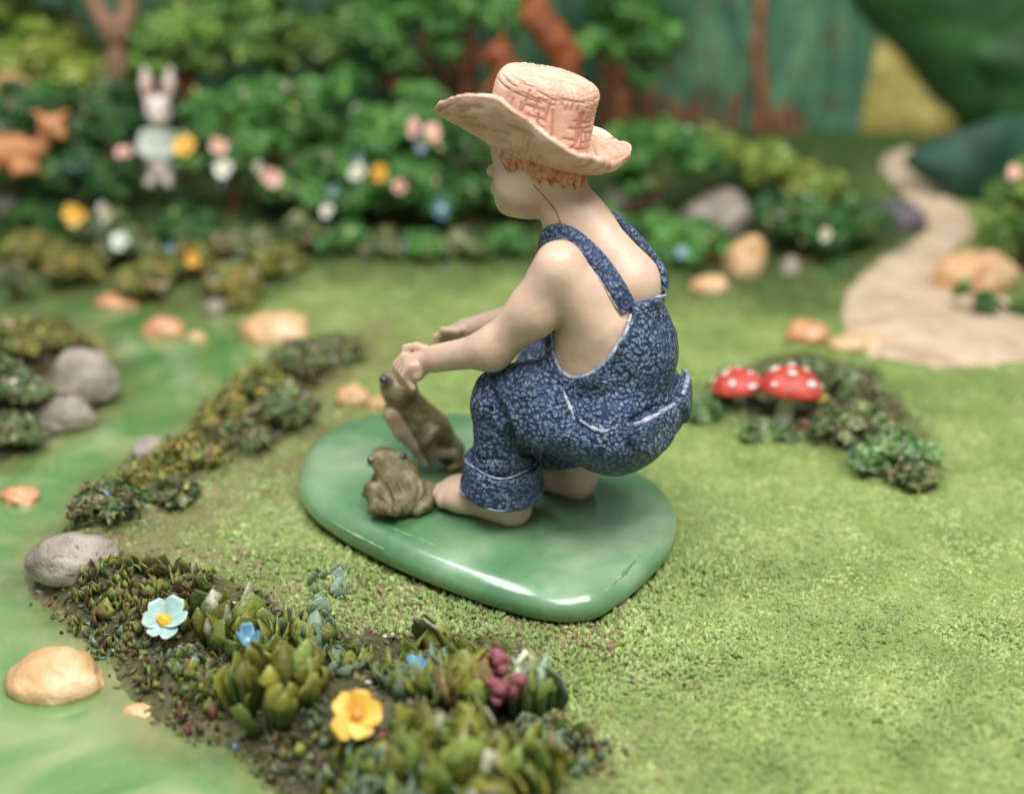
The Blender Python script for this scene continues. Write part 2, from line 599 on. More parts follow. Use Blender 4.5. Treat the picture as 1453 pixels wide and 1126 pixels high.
M['fur_orange'] = mottled('orange_fur', [(0.3, srgb(116, 56, 28)), (0.6, srgb(150, 82, 44)), (0.8, srgb(176, 112, 66))], 4, 0.6, 22, 0.6, 0.04)
M['fur_tan'] = mottled('tan_fur', [(0.3, srgb(176, 112, 66)), (0.6, srgb(206, 146, 98)), (0.8, srgb(226, 180, 136))], 4, 0.6, 22, 0.6, 0.04)
M['fur_white'] = mottled('white_fur', [(0.3, srgb(206, 186, 176)), (0.7, srgb(232, 220, 212))], 4, 0.6, 22, 0.5, 0.04)
M['jacket'] = mottled('pale_green_jacket', [(0.3, srgb(180, 192, 176)), (0.7, srgb(212, 218, 206))], 4, 0.6, 16, 0.4, 0.03)
M['pink'] = mottled('pink_paint', [(0.3, srgb(206, 140, 128)), (0.7, srgb(226, 172, 158))], 6, 0.5, 20, 0.3, 0.02)


def petal_mat(name, a, b):
    M[name] = mottled(name, [(0.3, srgb(*a)), (0.7, srgb(*b))], 7, 0.42, 22, 0.4, 0.02, coat=0.15)


petal_mat('petal_yellow', (226, 160, 44), (244, 200, 92))
petal_mat('petal_pink', (206, 150, 140), (232, 196, 180))
petal_mat('petal_white', (198, 202, 186), (226, 230, 216))
petal_mat('petal_blue', (70, 120, 150), (120, 164, 180))
petal_mat('petal_paleblue', (122, 160, 158), (176, 202, 194))
petal_mat('bud_maroon', (112, 56, 66), (156, 92, 98))
petal_mat('flower_centre', (214, 150, 20), (240, 196, 60))
petal_mat('flower_centre_dark', (196, 120, 40), (226, 160, 70))


def leaf_mat(name, lowc, midc, tipc, tipx=0.8):
    k = NT(name)
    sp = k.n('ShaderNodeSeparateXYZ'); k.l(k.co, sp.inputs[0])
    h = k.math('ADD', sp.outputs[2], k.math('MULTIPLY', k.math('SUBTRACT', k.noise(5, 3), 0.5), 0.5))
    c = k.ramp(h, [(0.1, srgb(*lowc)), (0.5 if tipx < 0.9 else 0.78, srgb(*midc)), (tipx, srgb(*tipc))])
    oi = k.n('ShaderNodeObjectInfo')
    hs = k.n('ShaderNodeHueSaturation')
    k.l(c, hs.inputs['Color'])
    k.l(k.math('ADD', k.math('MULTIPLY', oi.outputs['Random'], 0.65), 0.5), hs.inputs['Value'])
    k.bump(k.noise(9, 3), 0.4, 0.05)
    M[name] = k.out(hs.outputs[0], 0.38, spec=0.5, coat=0.1)


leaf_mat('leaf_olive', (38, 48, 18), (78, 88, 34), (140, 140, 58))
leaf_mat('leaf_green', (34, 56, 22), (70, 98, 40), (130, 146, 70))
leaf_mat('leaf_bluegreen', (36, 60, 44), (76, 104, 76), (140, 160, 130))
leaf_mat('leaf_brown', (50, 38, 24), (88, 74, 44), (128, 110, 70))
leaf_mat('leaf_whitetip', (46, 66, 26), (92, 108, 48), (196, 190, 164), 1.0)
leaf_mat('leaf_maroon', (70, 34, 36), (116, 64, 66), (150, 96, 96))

# ================================================================== THE SETTING
WZ = -0.12                                     # water level


def gp(pts, z=0.0):
    return np.array([Gz(x, y, z)[:2] for x, y in pts])


WATER = closed_spline(np.concatenate([gp([
    (-160, 398), (0, 404), (100, 424), (200, 436), (290, 448), (345, 470), (402, 486), (385, 520), (330, 560), (245, 622), (165, 672),
    (98, 730), (60, 764), (28, 800), (34, 846), (78, 892), (140, 935), (166, 985), (236, 1042), (330, 1080), (400, 1150), (440, 1260)], WZ),
    np.array([(-3.0, -7.0), (-8, -7.0), (-14, -3), (-14, 6)])]), 140)
ISLAND = closed_spline(np.concatenate([gp([(-10, 438), (70, 450), (130, 480), (172, 520), (160, 570), (120, 610), (50, 640), (-20, 672)], WZ),
                                       np.array([(-6.5, 1.4), (-8.5, 2.5), (-8.5, 4.5), (-6.8, 5.8)])]), 70)
PATH = np.concatenate([
    spline([(1300, 520), (1228, 497), (1204, 455), (1212, 412), (1252, 374), (1306, 342), (1316, 318), (1298, 290), (1264, 254), (1257, 228), (1272, 214)], 40),
    spline([(1288, 213), (1284, 232), (1302, 254), (1340, 282), (1372, 312), (1372, 338), (1336, 366), (1342, 396), (1396, 420), (1470, 446), (1640, 500), (1640, 540), (1450, 512)], 46)])


def rise(y):
    return 0.85 * sstep(6.5, 12.5, y)


def Gr(px, py):
    """point of the rising ground under a pixel"""
    d = ray(px, py)
    t = 5.0
    for _ in range(600):
        p = CAM + d * t
        if p[2] <= rise(np.array(p[1])):
            break
        t += 0.04
    return CAM + d * t


PATHW = np.array([Gr(x, y)[:2] for x, y in PATH])
BED_FRONT = closed_spline(gp([(40, 800), (110, 770), (200, 800), (320, 830), (450, 880), (590, 890), (700, 900), (785, 935), (796, 1010), (800, 1060), (810, 1126), (820, 1260),
                              (440, 1260), (330, 1080), (236, 1042), (166, 985), (140, 935), (78, 892)]), 70)
BED_HEDGE = closed_spline(gp([(90, 735), (200, 655), (330, 560), (400, 490), (500, 480), (520, 505), (440, 560), (430, 610), (330, 670), (230, 720), (140, 760)]), 50)
BED_SHROOM = closed_spline(gp([(985, 560), (1050, 520), (1130, 500), (1240, 535), (1330, 620), (1345, 680), (1270, 690), (1150, 640), (1000, 608)]), 50)
BED_BACK = np.array([Gr(x, y)[:2] for x, y in [(-400, 330), (0, 405), (150, 430), (320, 440), (370, 420), (450, 400), (560, 392), (700, 385), (860, 400), (960, 425), (1100, 430), (1200, 440), (1204, 400),
                                               (1250, 372), (1306, 342), (1310, 310), (1290, 285), (1260, 250), (1255, 225), (1100, 190), (700, 190), (200, 190), (-500, 190)]])
BASE_PX = [(416, 688), (432, 640), (482, 606), (545, 592), (610, 588), (680, 596), (770, 622), (870, 655), (930, 684), (962, 722), (962, 762), (934, 806), (890, 848), (850, 872), (800, 876),
           (738, 866), (660, 842), (590, 815), (530, 788), (470, 755), (430, 722)]
BASEW = closed_spline(gp(BASE_PX, 0.17), 90)


def terr(X, Y):
    X = np.asarray(X, float); Y = np.asarray(Y, float)
    dw = poly_sd(X, Y, WATER)
    di = poly_sd(X, Y, ISLAND)
    d = np.maximum(dw, -di)                    # outside water: positive
    P = np.stack([X, Y, X * 0], -1).reshape(-1, 3)
    n = fbm(P * 1.3, 3).reshape(X.shape)
    nf = fbm(P * 6.5 + 3, 2).reshape(X.shape)
    clear = sstep(0.0, 0.6, poly_sd(X, Y, BASEW))
    z = rise(Y) + 0.06 * n * clear + 0.026 * nf + 0.02 * clear * fbm(P * 3.1 + 8, 2).reshape(X.shape)
    bf = sstep(0.25, -0.35, poly_sd(X, Y, BED_FRONT)); bh = sstep(0.25, -0.3, poly_sd(X, Y, BED_HEDGE)); bs = sstep(0.2, -0.4, poly_sd(X, Y, BED_SHROOM))
    z = z + (0.10 * bf + 0.12 * bh + 0.1 * bs) * (1 + n)
    z = np.where(di < 0, z + 0.25 * sstep(0, 1.2, -di), z)
    s = sstep(0.55, -0.02, d)
    z = z * (1 - s) + (WZ + 0.0) * s
    z = np.where(d < 0, WZ - 0.45 * sstep(0, 0.7, -d) - 0.0, z)
    bb = sstep(0.7, -0.9, poly_sd(X, Y, BED_BACK))
    bed = np.clip(np.maximum.reduce([bf * 0.95, bh, bs * 0.8, bb * 0.9, sstep(0.2, -0.1, d) * 0.55, (di < 0) * 1.0]), 0, 1)
    return z, bed, d


def tz(x, y):
    u = min(max((x + 15) / 0.085, 0), TZ.shape[0] - 2); v = min(max((y + 8) / 0.085, 0), TZ.shape[1] - 2)
    i, j = int(u), int(v); u -= i; v -= j
    return float((TZ[i, j] * (1 - u) + TZ[i + 1, j] * u) * (1 - v) + (TZ[i, j + 1] * (1 - u) + TZ[i + 1, j + 1] * u) * v)


def G(px, py):
    """point on the ground under a pixel"""
    p = Gr(px, py)
    d = ray(px, py)
    for _ in range(6):
        z = tz(p[0], p[1])
        p = CAM + d * ((z - CAM[2]) / d[2])
    return p


xs = np.arange(-15, 15.01, 0.085); ys = np.arange(-8, 16.01, 0.085)
GX, GY = np.meshgrid(xs, ys, indexing='ij')
TZ, TB, TD = terr(GX, GY)
nx, ny = GX.shape
I = np.arange(nx * ny).reshape(nx, ny)
quads = np.stack([I[:-1, :-1], I[1:, :-1], I[1:, 1:], I[:-1, 1:]], -1).reshape(-1, 4)
brown = np.clip(sstep(1.6, -0.2, np.abs(poly_sd(GX, GY, BED_FRONT) - 0.1) * 0.9) * 0.75 + sstep(1.3, 0.0, poly_sd(GX, GY, BED_HEDGE)) * 0.8 + sstep(0.5, 0.0, poly_sd(GX, GY, BASEW)) * 0.35, 0, 1)
Pn = np.stack([GX, GY, GX * 0], -1).reshape(-1, 3)
mossy = np.clip(np.maximum(sstep(0.9, -1.3, poly_sd(GX, GY, BED_BACK) + 0.5 * fbm(np.stack([GX, GY, GX * 0], -1).reshape(-1, 3) * 1.4, 3).reshape(GX.shape)), sstep(10.6, 11.6, GY)), 0, 1)  # dark green ground cover, with the hedge's shade on the grass painted in
brown = np.clip(brown * (0.75 + 0.8 * fbm(Pn * 1.7 + 9, 3).reshape(nx, ny)), 0, 1)
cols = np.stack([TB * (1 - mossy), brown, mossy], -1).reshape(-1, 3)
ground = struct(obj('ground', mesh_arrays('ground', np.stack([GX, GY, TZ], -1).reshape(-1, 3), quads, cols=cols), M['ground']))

# water
xs = np.arange(-14, 0.5, 0.1); ys = np.arange(-8, 7.5, 0.1)
WX, WY = np.meshgrid(xs, ys, indexing='ij')
wd = np.maximum(poly_sd(WX, WY, WATER), -poly_sd(WX, WY, ISLAND))
I = np.arange(WX.size).reshape(WX.shape)
q = np.stack([I[:-1, :-1], I[1:, :-1], I[1:, 1:], I[:-1, 1:]], -1).reshape(-1, 4)
keep = (wd.reshape(-1)[q] < 0.12).any(1)
used = np.unique(q[keep]); rem = np.full(WX.size, -1); rem[used] = np.arange(len(used))
wv_ = np.stack([WX, WY, np.full(WX.shape, WZ + 0.012)], -1).reshape(-1, 3)[used]
wnz = fbm(wv_ * 2.2, 3)
wc = np.clip(0.5 * sstep(-0.45, 0.1, wd.reshape(-1)[used] + 0.15 * wnz), 0, 1)[:, None].repeat(3, 1)
water = struct(obj('water', mesh_arrays('water', wv_, rem[q[keep]], cols=wc), M['water']))

# path
xs = np.arange(3.0, 14, 0.08); ys = np.arange(2.5, 14, 0.08)
PX, PY = np.meshgrid(xs, ys, indexing='ij')
pd = poly_sd(PX, PY, PATHW)
I = np.arange(PX.size).reshape(PX.shape)
q = np.stack([I[:-1, :-1], I[1:, :-1], I[1:, 1:], I[:-1, 1:]], -1).reshape(-1, 4)
keep = (pd.reshape(-1)[q] < 0.02).any(1)
used = np.unique(q[keep]); rem = np.full(PX.size, -1); rem[used] = np.arange(len(used))
pz = terr(PX, PY)[0] + 0.03 * sstep(0.06, -0.12, pd) - 0.01 + 0.02
pv = np.stack([PX, PY, pz], -1).reshape(-1, 3)[used]
struct(obj('path', mesh_arrays('path', pv, rem[q[keep]]), M['path']))

# painted backdrop behind everything
k = NT('painted_forest_backdrop')
mp = k.n('ShaderNodeMapping'); mp.inputs['Scale'].default_value = (1, 1, 0.35); k.l(k.co, mp.inputs[0])
f = k.noise(2.2, 5, 0.7, mp.outputs[0], 0.6)
c = k.ramp(f, [(0.3, srgb(38, 76, 58)), (0.5, srgb(70, 112, 86)), (0.7, srgb(112, 146, 112))])
f2 = k.noise(5.0, 3, 0.6, mp.outputs[0])
c = k.mix(k.ramp(f2, [(0.58, (0, 0, 0)), (0.66, (1, 1, 1))]), c, srgb(92, 76, 54))
k.bump(k.noise(10, 3), 0.3, 0.04)
M['backdrop'] = k.out(c, 0.7, spec=0.25)
a_ = np.linspace(-1, 1, 60)
bx = a_ * 17; by = 14.4 - 2.2 * (np.abs(a_) ** 2.2)
V = np.concatenate([np.stack([bx, by, np.full(60, z)], -1) for z in np.linspace(-0.5, 8.5, 12)] + [np.stack([bx, by + 0.3, np.full(60, z)], -1) for z in (8.5, -0.5)])
I = np.arange(14 * 60).reshape(14, 60)
q = np.stack([I[:-1, :-1], I[:-1, 1:], I[1:, 1:], I[1:, :-1]], -1).reshape(-1, 4)
struct(obj('backdrop', mesh_arrays('backdrop', V, q), M['backdrop']))


def by_at(x):
    return 14.4 - 2.2 * (abs(x / 17) ** 2.2)


def wallpt(px, py, off=0.0):
    p = Q(px, py, 14)
    for _ in range(4):
        p = Q(px, py, by_at(p[0]) - off)
    return p


# hills moulded on the backdrop
M['hill_dark'] = mottled('dark_green_hill', [(0.3, srgb(22, 54, 26)), (0.5, srgb(38, 78, 36)), (0.72, srgb(66, 108, 52))], 0.7, 0.6, 8, 0.5, 0.05)
M['hill_teal'] = mottled('dark_teal_slope', [(0.3, srgb(20, 50, 38)), (0.5, srgb(32, 68, 54)), (0.72, srgb(52, 92, 72))], 0.9, 0.6, 8, 0.5, 0.05)
M['hill_ochre'] = mottled('ochre_slope', [(0.3, srgb(128, 124, 58)), (0.5, srgb(168, 156, 80)), (0.72, srgb(196, 184, 112))], 2.6, 0.65, 8, 0.5, 0.05)


def relief(name, pxs, mat, off, depth, n=70, Y=None):
    """a swelling mass with the given outline, moulded on the backdrop"""
    pts = closed_spline(np.array([wallpt(x, y, off) if Y is None else Q(x, y, Y) for x, y in pxs]), n)
    c0 = pts.mean(0)
    V, F = [], []
    R = 9
    for r in range(R):
        t = r / (R - 1)
        rad = math.cos(t * math.pi / 2 * 0.96)
        for p in pts:
            w = c0 + (p - c0) * rad
            w = w + np.array((0, -depth * math.sin(t * math.pi / 2), 0))
            w = w + np.array((0.0, -0.10, 0.05)) * float(fbm(w[None] * 1.1, 2)[0])
            V.append(w)
    for r in range(R - 1):
        for i in range(n):
            F.append((r * n + i, r * n + (i + 1) % n, (r + 1) * n + (i + 1) % n, (r + 1) * n + i))
    V.append(np.mean(V[-n:], axis=0))
    T = [((R - 1) * n + i, (R - 1) * n + (i + 1) % n, len(V) - 1) for i in range(n)]
    m = mesh_arrays(name, V, [np.array(F), np.array(T)])
    bm = bmesh.new(); bm.from_mesh(m); bmesh.ops.recalc_face_normals(bm, faces=bm.faces); bm.to_mesh(m); bm.free()
    return struct(obj(name, m, mat))


relief('hill', [(1254, 36), (1290, 90), (1330, 145), (1376, 172), (1360, 188), (1300, 206), (1275, 222), (1240, 235), (1222, 180), (1236, 100)], M['hill_ochre'], 0.02, 0.12)
relief('hill', [(1190, -40), (1240, 30), (1290, 85), (1345, 150), (1385, 185), (1480, 150), (1600, 60), (1650, -60), (1400, -160), (1200, -140)], M['hill_dark'], 0.15, 0.5)
relief('hill', [(1360, 60), (1385, 120), (1420, 190), (1600, 260), (1750, 120), (1700, 20), (1500, 5)], M['hill_dark'], 0.3, 0.9)
relief('hill', [(1284, 226), (1320, 200), (1385, 176), (1460, 160), (1700, 170), (1750, 330), (1460, 350), (1392, 345), (1378, 308), (1345, 280), (1306, 250)], M['hill_teal'], 0.55, 0.4, Y=10.2)

# ================================================================== THE FIGURINE
YAW = math.radians(25)
BF = v3(-math.cos(YAW), math.sin(YAW), 0)      # the way the boy faces
BN = v3(-math.sin(YAW), -math.cos(YAW), 0)     # his side towards the camera
BU = v3(0, 0, 1)
BC = v3(0.17, -0.24, 0)
FR = np.stack([BF, BN, BU])
BASE_TOP = 0.34


def PB(px, py, s=0.0):
    d = ray(px, py)
    return CAM + d * ((s * 0.93 - (CAM - BC) @ BN) / (d @ BN))


def rs(p):
    return float(np.dot(np.asarray(p) - CAM, FWD)) * 143.0 / FPX


def rconeS(P, a, b, ra, rb):
    return rcone(P, a, b, ra * rs(a), rb * rs(b))


def ellS(P, c, r, fr=None):
    return ell(P, c, np.asarray(r) * rs(c), fr)


def chainS(P, pts, k=0.03):
    return chain(P, [(p, r * rs(p)) for p, r in pts], k)


def mir(p):
    return p - 2 * ((p - BC) @ BN) * BN


SH = PB(793, 380, 0.50); UA = PB(759, 440, 0.54); EL = PB(698, 496, 0.60); WR = PB(620, 508, 0.52)
SH2 = mir(SH) - v3(0, 0, 0.10) + BF * 0.06
EL2 = PB(752, 446, -0.60); WR2 = PB(662, 468, -0.52)


def torso(P):
    f = rconeS(P, PB(826, 318), PB(888, 402), 0.29, 0.37)
    f = smin(f, rconeS(P, PB(822, 385), PB(868, 490), 0.42, 0.50), 0.15)
    f = smin(f, ellS(P, PB(868, 500), (0.60, 0.60, 0.62), FR), 0.15)
    for s in (SH, SH2):
        f = smin(f, rconeS(P, s, PB(850, 460, 0.30 if s is SH else -0.30), 0.24, 0.33), 0.14)
    return f


def skin_f(P):
    head = ellS(P, PB(766, 222), (0.46, 0.43, 0.50), FR)
    head = smin(head, rconeS(P, PB(742, 264, 0.13), PB(742, 264, -0.13), 0.285, 0.285), 0.12)
    head = smin(head, rconeS(P, PB(724, 288, 0.0), PB(752, 285, 0.0), 0.125, 0.17), 0.1)
    head = smin(head, rconeS(P, PB(723, 210, 0.1), PB(723, 210, -0.1), 0.17, 0.17), 0.1)
    head = smin(head, rconeS(P, PB(712, 224, 0.0), PB(697, 243, 0.0), 0.03, 0.055), 0.03)
    head = smin(head, rconeS(P, PB(707, 266, 0.06), PB(707, 266, -0.06), 0.07, 0.07), 0.06)
    head = smax(head, -rconeS(P, PB(698, 262, 0.05), PB(698, 262, -0.1), 0.010, 0.010), 0.02)
    f = smin(head, rconeS(P, PB(793, 255), PB(816, 330), 0.245, 0.30), 0.10)
    f = smin(f, torso(P), 0.12)
    # arms
    f = smin(f, chainS(P, [(SH, 0.262), (UA, 0.235), (EL, 0.185), (WR, 0.135)], 0.14), 0.06)
    f = smin(f, chainS(P, [(SH2, 0.24), (EL2, 0.16), (WR2, 0.115)], 0.05), 0.06)
    # near hand: palm, four bent fingers, thumb
    h = rconeS(P, WR, PB(588, 516, 0.50), 0.125, 0.115)
    h = smin(h, rconeS(P, PB(584, 512, 0.40), PB(590, 530, 0.60), 0.085, 0.085), 0.06)
    for i, s in enumerate((0.36, 0.46, 0.56, 0.65)):
        a, b, c_ = PB(574 + i * 4, 505 + i * 5, s), PB(563 + i * 4, 518 + i * 5, s), PB(570 + i * 5, 541 + i * 3, s)
        h = smin(h, chainS(P, [(a, 0.052), (b, 0.05), (c_, 0.043)], 0.015), 0.018)
    h = smin(h, chainS(P, [(PB(612, 500, 0.36), 0.06), (PB(592, 491, 0.33), 0.046), (PB(575, 493, 0.33), 0.04)], 0.02), 0.03)
    f = smin(f, h, 0.04)
    # far hand
    h = rconeS(P, WR2, PB(636, 477, -0.48), 0.105, 0.09)
    for i, s in enumerate((-0.36, -0.44, -0.52, -0.60)):
        a, b, c_ = PB(632 + i * 2, 472 + i * 1, s), PB(620 + i * 2, 478, s), PB(622 + i * 2, 492, s)
        h = smin(h, chainS(P, [(a, 0.042), (b, 0.04), (c_, 0.034)], 0.015), 0.016)
    h = smin(h, chainS(P, [(PB(650, 470, -0.36), 0.05), (PB(628, 468, -0.33), 0.038)], 0.02), 0.03)
    f = smin(f, h, 0.04)
    f = f + 0.006 * fbm(P * 5, 2)
    return f


FOOT = PB(690, 715, 0.42); FOOT[2] = BASE_TOP


def foot_f(P, heel, ball, toes=True):
    d = ball - heel; d[2] = 0; d = d / np.linalg.norm(d); s = np.cross(d, BU)
    f = smin(rcone(P, heel, ball, 0.18, 0.17), ell(P, ball, (0.26, 0.235, 0.17), np.stack([d, s, BU])), 0.06)
    f = smin(f, rcone(P, heel + v3(0, 0, 0.05), heel + BU * 0.45 + BF * 0.1, 0.17, 0.16), 0.08)
    if toes:
        for i in range(5):
            t = (i - 2) / 2
            c0 = ball + d * (0.245 * math.cos(t * 0.95)) - s * (0.20 * math.sin(t * 0.95)) - BU * 0.02
            f = smin(f, ell(P, c0, (0.062, 0.062, 0.085)), 0.010)
    f = smax(f, (BASE_TOP - 0.03) - P[:, 2], 0.03)
    return f


HEEL = PB(726, 722, 0.40); HEEL[2] = BASE_TOP + 0.11
BALL = PB(657, 694, 0.40); BALL[2] = BASE_TOP + 0.15
HEEL2 = mir(HEEL) - BF * 0.36; BALL2 = mir(BALL) - BF * 0.36

# trousers
KN = PB(727, 574, 0.46); HP = PB(868, 605, 0.36); AN = PB(712, 675, 0.42)
AN2 = mir(AN) - BF * 0.22 + v3(0, 0, 0.10); KN2 = mir(KN); HP2 = mir(HP)
ARM_C = PB(822, 446, 0.62)


def pants(P):
    f = ellS(P, PB(876, 588), (0.60, 0.66, 0.54), FR)
    f = smin(f, rconeS(P, HP, KN, 0.47, 0.345), 0.1)
    f = smin(f, rconeS(P, HP2, KN2, 0.47, 0.345), 0.1)
    f = smin(f, rconeS(P, PB(703, 556, 0.46), PB(760, 552, 0.46), 0.22, 0.28), 0.06)
    g = smin(rconeS(P, PB(708, 575, 0.48), PB(712, 640, 0.44), 0.29, 0.28), rconeS(P, PB(712, 640, 0.44), AN, 0.28, 0.30), 0.05)
    f = smin(f, g, 0.045)
    f = smin(f, rconeS(P, KN2 + BF * 0.02, AN2, 0.30, 0.34), 0.045)
    return f


def cut_armhole(P, f):
    fr = np.stack([BF * 0.93 + BU * 0.36, BN, BU * 0.93 - BF * 0.36])
    for c0 in (ARM_C, mir(ARM_C)):
        f = smax(f, -ell(P, c0, (0.43, 0.48, 0.66), fr), 0.03)
    return f


ZTOP = PB(915, 418, 0.0)


def overalls_f(P):
    t = torso(P) - 0.045
    n = fbm(P * 2.4 + 4, 2)
    top = (P - ZTOP) @ (BU * 0.96 + BF * 0.10) - 0.0
    t = smax(t, top, 0.03)
    t = cut_armhole(P, t)
    f = smin(t, pants(P), 0.09)
    for pr in FOLDS:
        f = smax(f, -chain(P, pr, 0.01), 0.025)
    rg = 1 - 2 * np.abs(vnoise(P * v3(1.7, 1.7, 2.3) + 3.3))
    f = f + 0.016 * n + 0.008 * fbm(P * 7, 2) - 0.022 * rg
    # flat hem plane
    f = smax(f, (BASE_TOP + 0.28) - P[:, 2], 0.04)
    return f


FOLDS = []
for pts, r in ((((694, 545), (704, 575), (722, 610), (745, 638), (768, 650)), .060),
               (((700, 575), (694, 600), (700, 630)), .028),
               (((676, 648), (705, 652), (745, 646)), .022),
               (((800, 560), (832, 566), (875, 556), (905, 534)), .034),
               (((790, 575), (815, 598), (850, 616)), .030),
               (((905, 480), (925, 505), (940, 535)), .030)):
    pp = [hit(overalls_f, *q_) for q_ in pts]
    FOLDS.append([(p, r * (0.5 if i in (0, len(pp) - 1) else 1)) for i, p in enumerate(pp)])

POCKET_PX = [(894, 604), (946, 577), (951, 606), (941, 632), (921, 646), (898, 638)]
POCKET_C = (922, 612)


def on_cloth(px, py):
    for w_ in np.linspace(0, 0.6, 13):
        h_ = hit(overalls_f, px + (POCKET_C[0] - px) * w_, py + (POCKET_C[1] - py) * w_, 6, 13)
        if h_ is not None: return h_


POCKET_PP = np.array([on_cloth(*q_) for q_ in POCKET_PX])
POCKET_HIT = hit(overalls_f, *POCKET_C)
POCKET_N = grad(overalls_f, POCKET_HIT)
extra = []
for pts, r in ((((905, 442), (912, 470), (925, 500)), .022), (((930, 430), (936, 460), (944, 490)), .020), (((888, 470), (882, 500), (862, 530)), .022), (((690, 600), (712, 618), (735, 622)), .022), (((684, 560), (690, 575), (688, 600)), .018)):
    pp = [p for p in hits(overalls_f, pts) if not np.isnan(p[0])]
    if len(pp) > 1: extra.append([(p, r * (0.5 if i in (0, len(pp) - 1) else 1)) for i, p in enumerate(pp)])
cen = POCKET_PP.mean(0)
loop = closed_spline(cen + (POCKET_PP - cen) * 1.10, 20)
loop = np.concatenate([loop, loop[:1]])
extra.append([(p, 0.030) for p in loop])
extra.append([(mir(p), 0.030) for p in loop])
FOLDS += extra

ORG = Vector((0.25, -0.2, 0.0))
fig = empty('figurine', ORG)
tag(fig, 'figurine of a squatting boy in straw hat and denim overalls on glossy green base', 'figurine')


def fpart(name, me, mat, parent=None):
    local(me, ORG)
    o = obj(name, me, mat, parent or fig)
    return o


# base: a thick glossy pad
def base_f(P):
    d = poly_sd(P[:, 0], P[:, 1], BASEW)
    h = BASE_TOP / 2
    r = 0.165
    wob = 0.02 * fbm(P * v3(1.1, 1.1, 0.3) + 5, 2)
    x = np.maximum(d + 0.30 + wob, 0) * 0.62
    z = np.maximum(np.abs(P[:, 2] - h + 0.01) - (h - r), 0)
    return np.hypot(x, z) - r + 0.0


V, F = nets(base_f, (-2.7, -2.2, -0.05), (2.5, 1.6, 0.45), 0.035)
base = fpart('base', mesh_arrays('base', V, F), M['resin'])
# gold wear and highlights of the base, painted as thin raised streaks
def on_base(px, py):
    return hit(base_f, px, py)
for pts, r in ((((468, 738), (500, 756), (545, 778)), (0.012, 0.03, 0.012)), (((548, 745), (610, 770), (672, 798)), (0.01, 0.022, 0.008)), (((908, 788), (885, 812), (858, 838)), (0.01, 0.035, 0.012))):
    pp = [on_base(*q_) for q_ in pts]
    if all(p is not None for p in pp):
        pp = [p - v3(0, 0, 0.006) for p in pp]
        sp_ = spline(pp, 14)
        rr = 0.62 * np.interp(np.linspace(0, 1, 14), [0, .5, 1], r) * (0.7 + 0.6 * RNG.random(14))
        fpart('gold_glint', tube('gold_glint', sp_, rr, 6), M['gold_glint'], base)

# boy
V, F = nets(skin_f, (-1.75, -1.5, 1.2), (2.0, 1.7, 5.1), 0.024)
body = fpart('body', mesh_arrays('body', V, F), M['skin'])
for hl, bl in ((HEEL, BALL), (HEEL2, BALL2)):
    V, F = nets(lambda P: foot_f(P, hl, bl), np.minimum(hl, bl) - 0.5, np.maximum(hl, bl) + v3(.5, .5, .6), 0.022)
    fpart('foot', mesh_arrays('foot', V, F), M['skin'], body)

V, F = nets(overalls_f, (-1.2, -1.7, 0.3), (2.3, 1.9, 3.4), 0.024)
ovr = fpart('overalls', mesh_arrays('overalls', V, F), M['denim'])
# rolled cuffs
for an, kn in ((AN, PB(712, 640, 0.44)), (AN2, AN2 + v3(0.02, 0, 0.5))):
    ax_ = (kn - an) / np.linalg.norm(kn - an)
    ax_ = (ax_ + BU * 0.6); ax_ /= np.linalg.norm(ax_)
    def cuff_f(P, an=an, ax_=ax_):
        D = P - (an + ax_ * 0.02)
        h = D @ ax_
        r = np.linalg.norm(D - h[:, None] * ax_, axis=1)
        n = 0.02 * fbm(P * 3.1 + 2, 2)
        rr = 0.325 + n - h * 0.12
        hh = np.abs(h + 0.025 * np.sin(D[:, 0] * 5 + 1))
        qx = np.maximum(np.abs(r - rr) - 0.035, 0); qh = np.maximum(hh - 0.135, 0)
        f = np.hypot(qx, qh) - 0.02
        return smax(f, -(np.hypot(r - rr - 0.062, h + 0.02) - 0.018), 0.015)
    V, F = nets(cuff_f, an - 0.65, an + 0.65, 0.022)
    fpart('cuff', mesh_arrays('cuff', V, F), M['denim'], ovr)
    a1 = np.cross(ax_, BF); a1 /= np.linalg.norm(a1); a2 = np.cross(ax_, a1)
    for hh_, rr_ in ((0.165, 0.325), (-0.135, 0.385)):
        ring = [an + ax_ * (hh_ + 0.02 - 0.02 * math.sin(3 * t_)) + (a1 * math.cos(t_) + a2 * math.sin(t_)) * (rr_ + 0.01 * math.sin(5 * t_)) for t_ in np.linspace(0, 2 * math.pi, 48)]
        fpart('cuff_edge', tube('cuff_edge', ring, list(0.002 + 0.011 * RNG.random(48)), 5), M['denim_pale'], ovr)


def ribbon(name, pts, nrm, width, thick):
    pts = np.asarray(pts); n = len(pts)
    V, F = [], []
    prof = [(-0.5, -0.6), (-0.5, 0.5), (-0.38, 1.0), (0.38, 1.0), (0.5, 0.5), (0.5, -0.6)]
    for i in range(n):
        t = pts[min(i + 1, n - 1)] - pts[max(i - 1, 0)]; t /= np.linalg.norm(t) + 1e-9
        nn = nrm[i] - t * (nrm[i] @ t); nn /= np.linalg.norm(nn) + 1e-9
        s = np.cross(t, nn)
        for u, w in prof:
            V.append(pts[i] + s * u * width + nn * w * thick)
    m = len(prof)
    for i in range(n - 1):
        for j in range(m):
            F.append((i * m + j, i * m + (j + 1) % m, (i + 1) * m + (j + 1) % m, (i + 1) * m + j))
    F2 = [tuple(range(m)), tuple((n - 1) * m + j for j in range(m))[::-1]]
    me = mesh_arrays(name, V, [np.array(F), np.array(F2)])
    return me


strap_px = [(889, 438), (874, 408), (850, 374), (822, 346), (800, 332), (787, 332)]
sp3 = [hit(skin_f, *q_) for q_ in strap_px]
sp3 = [p for p in sp3 if p is not None]
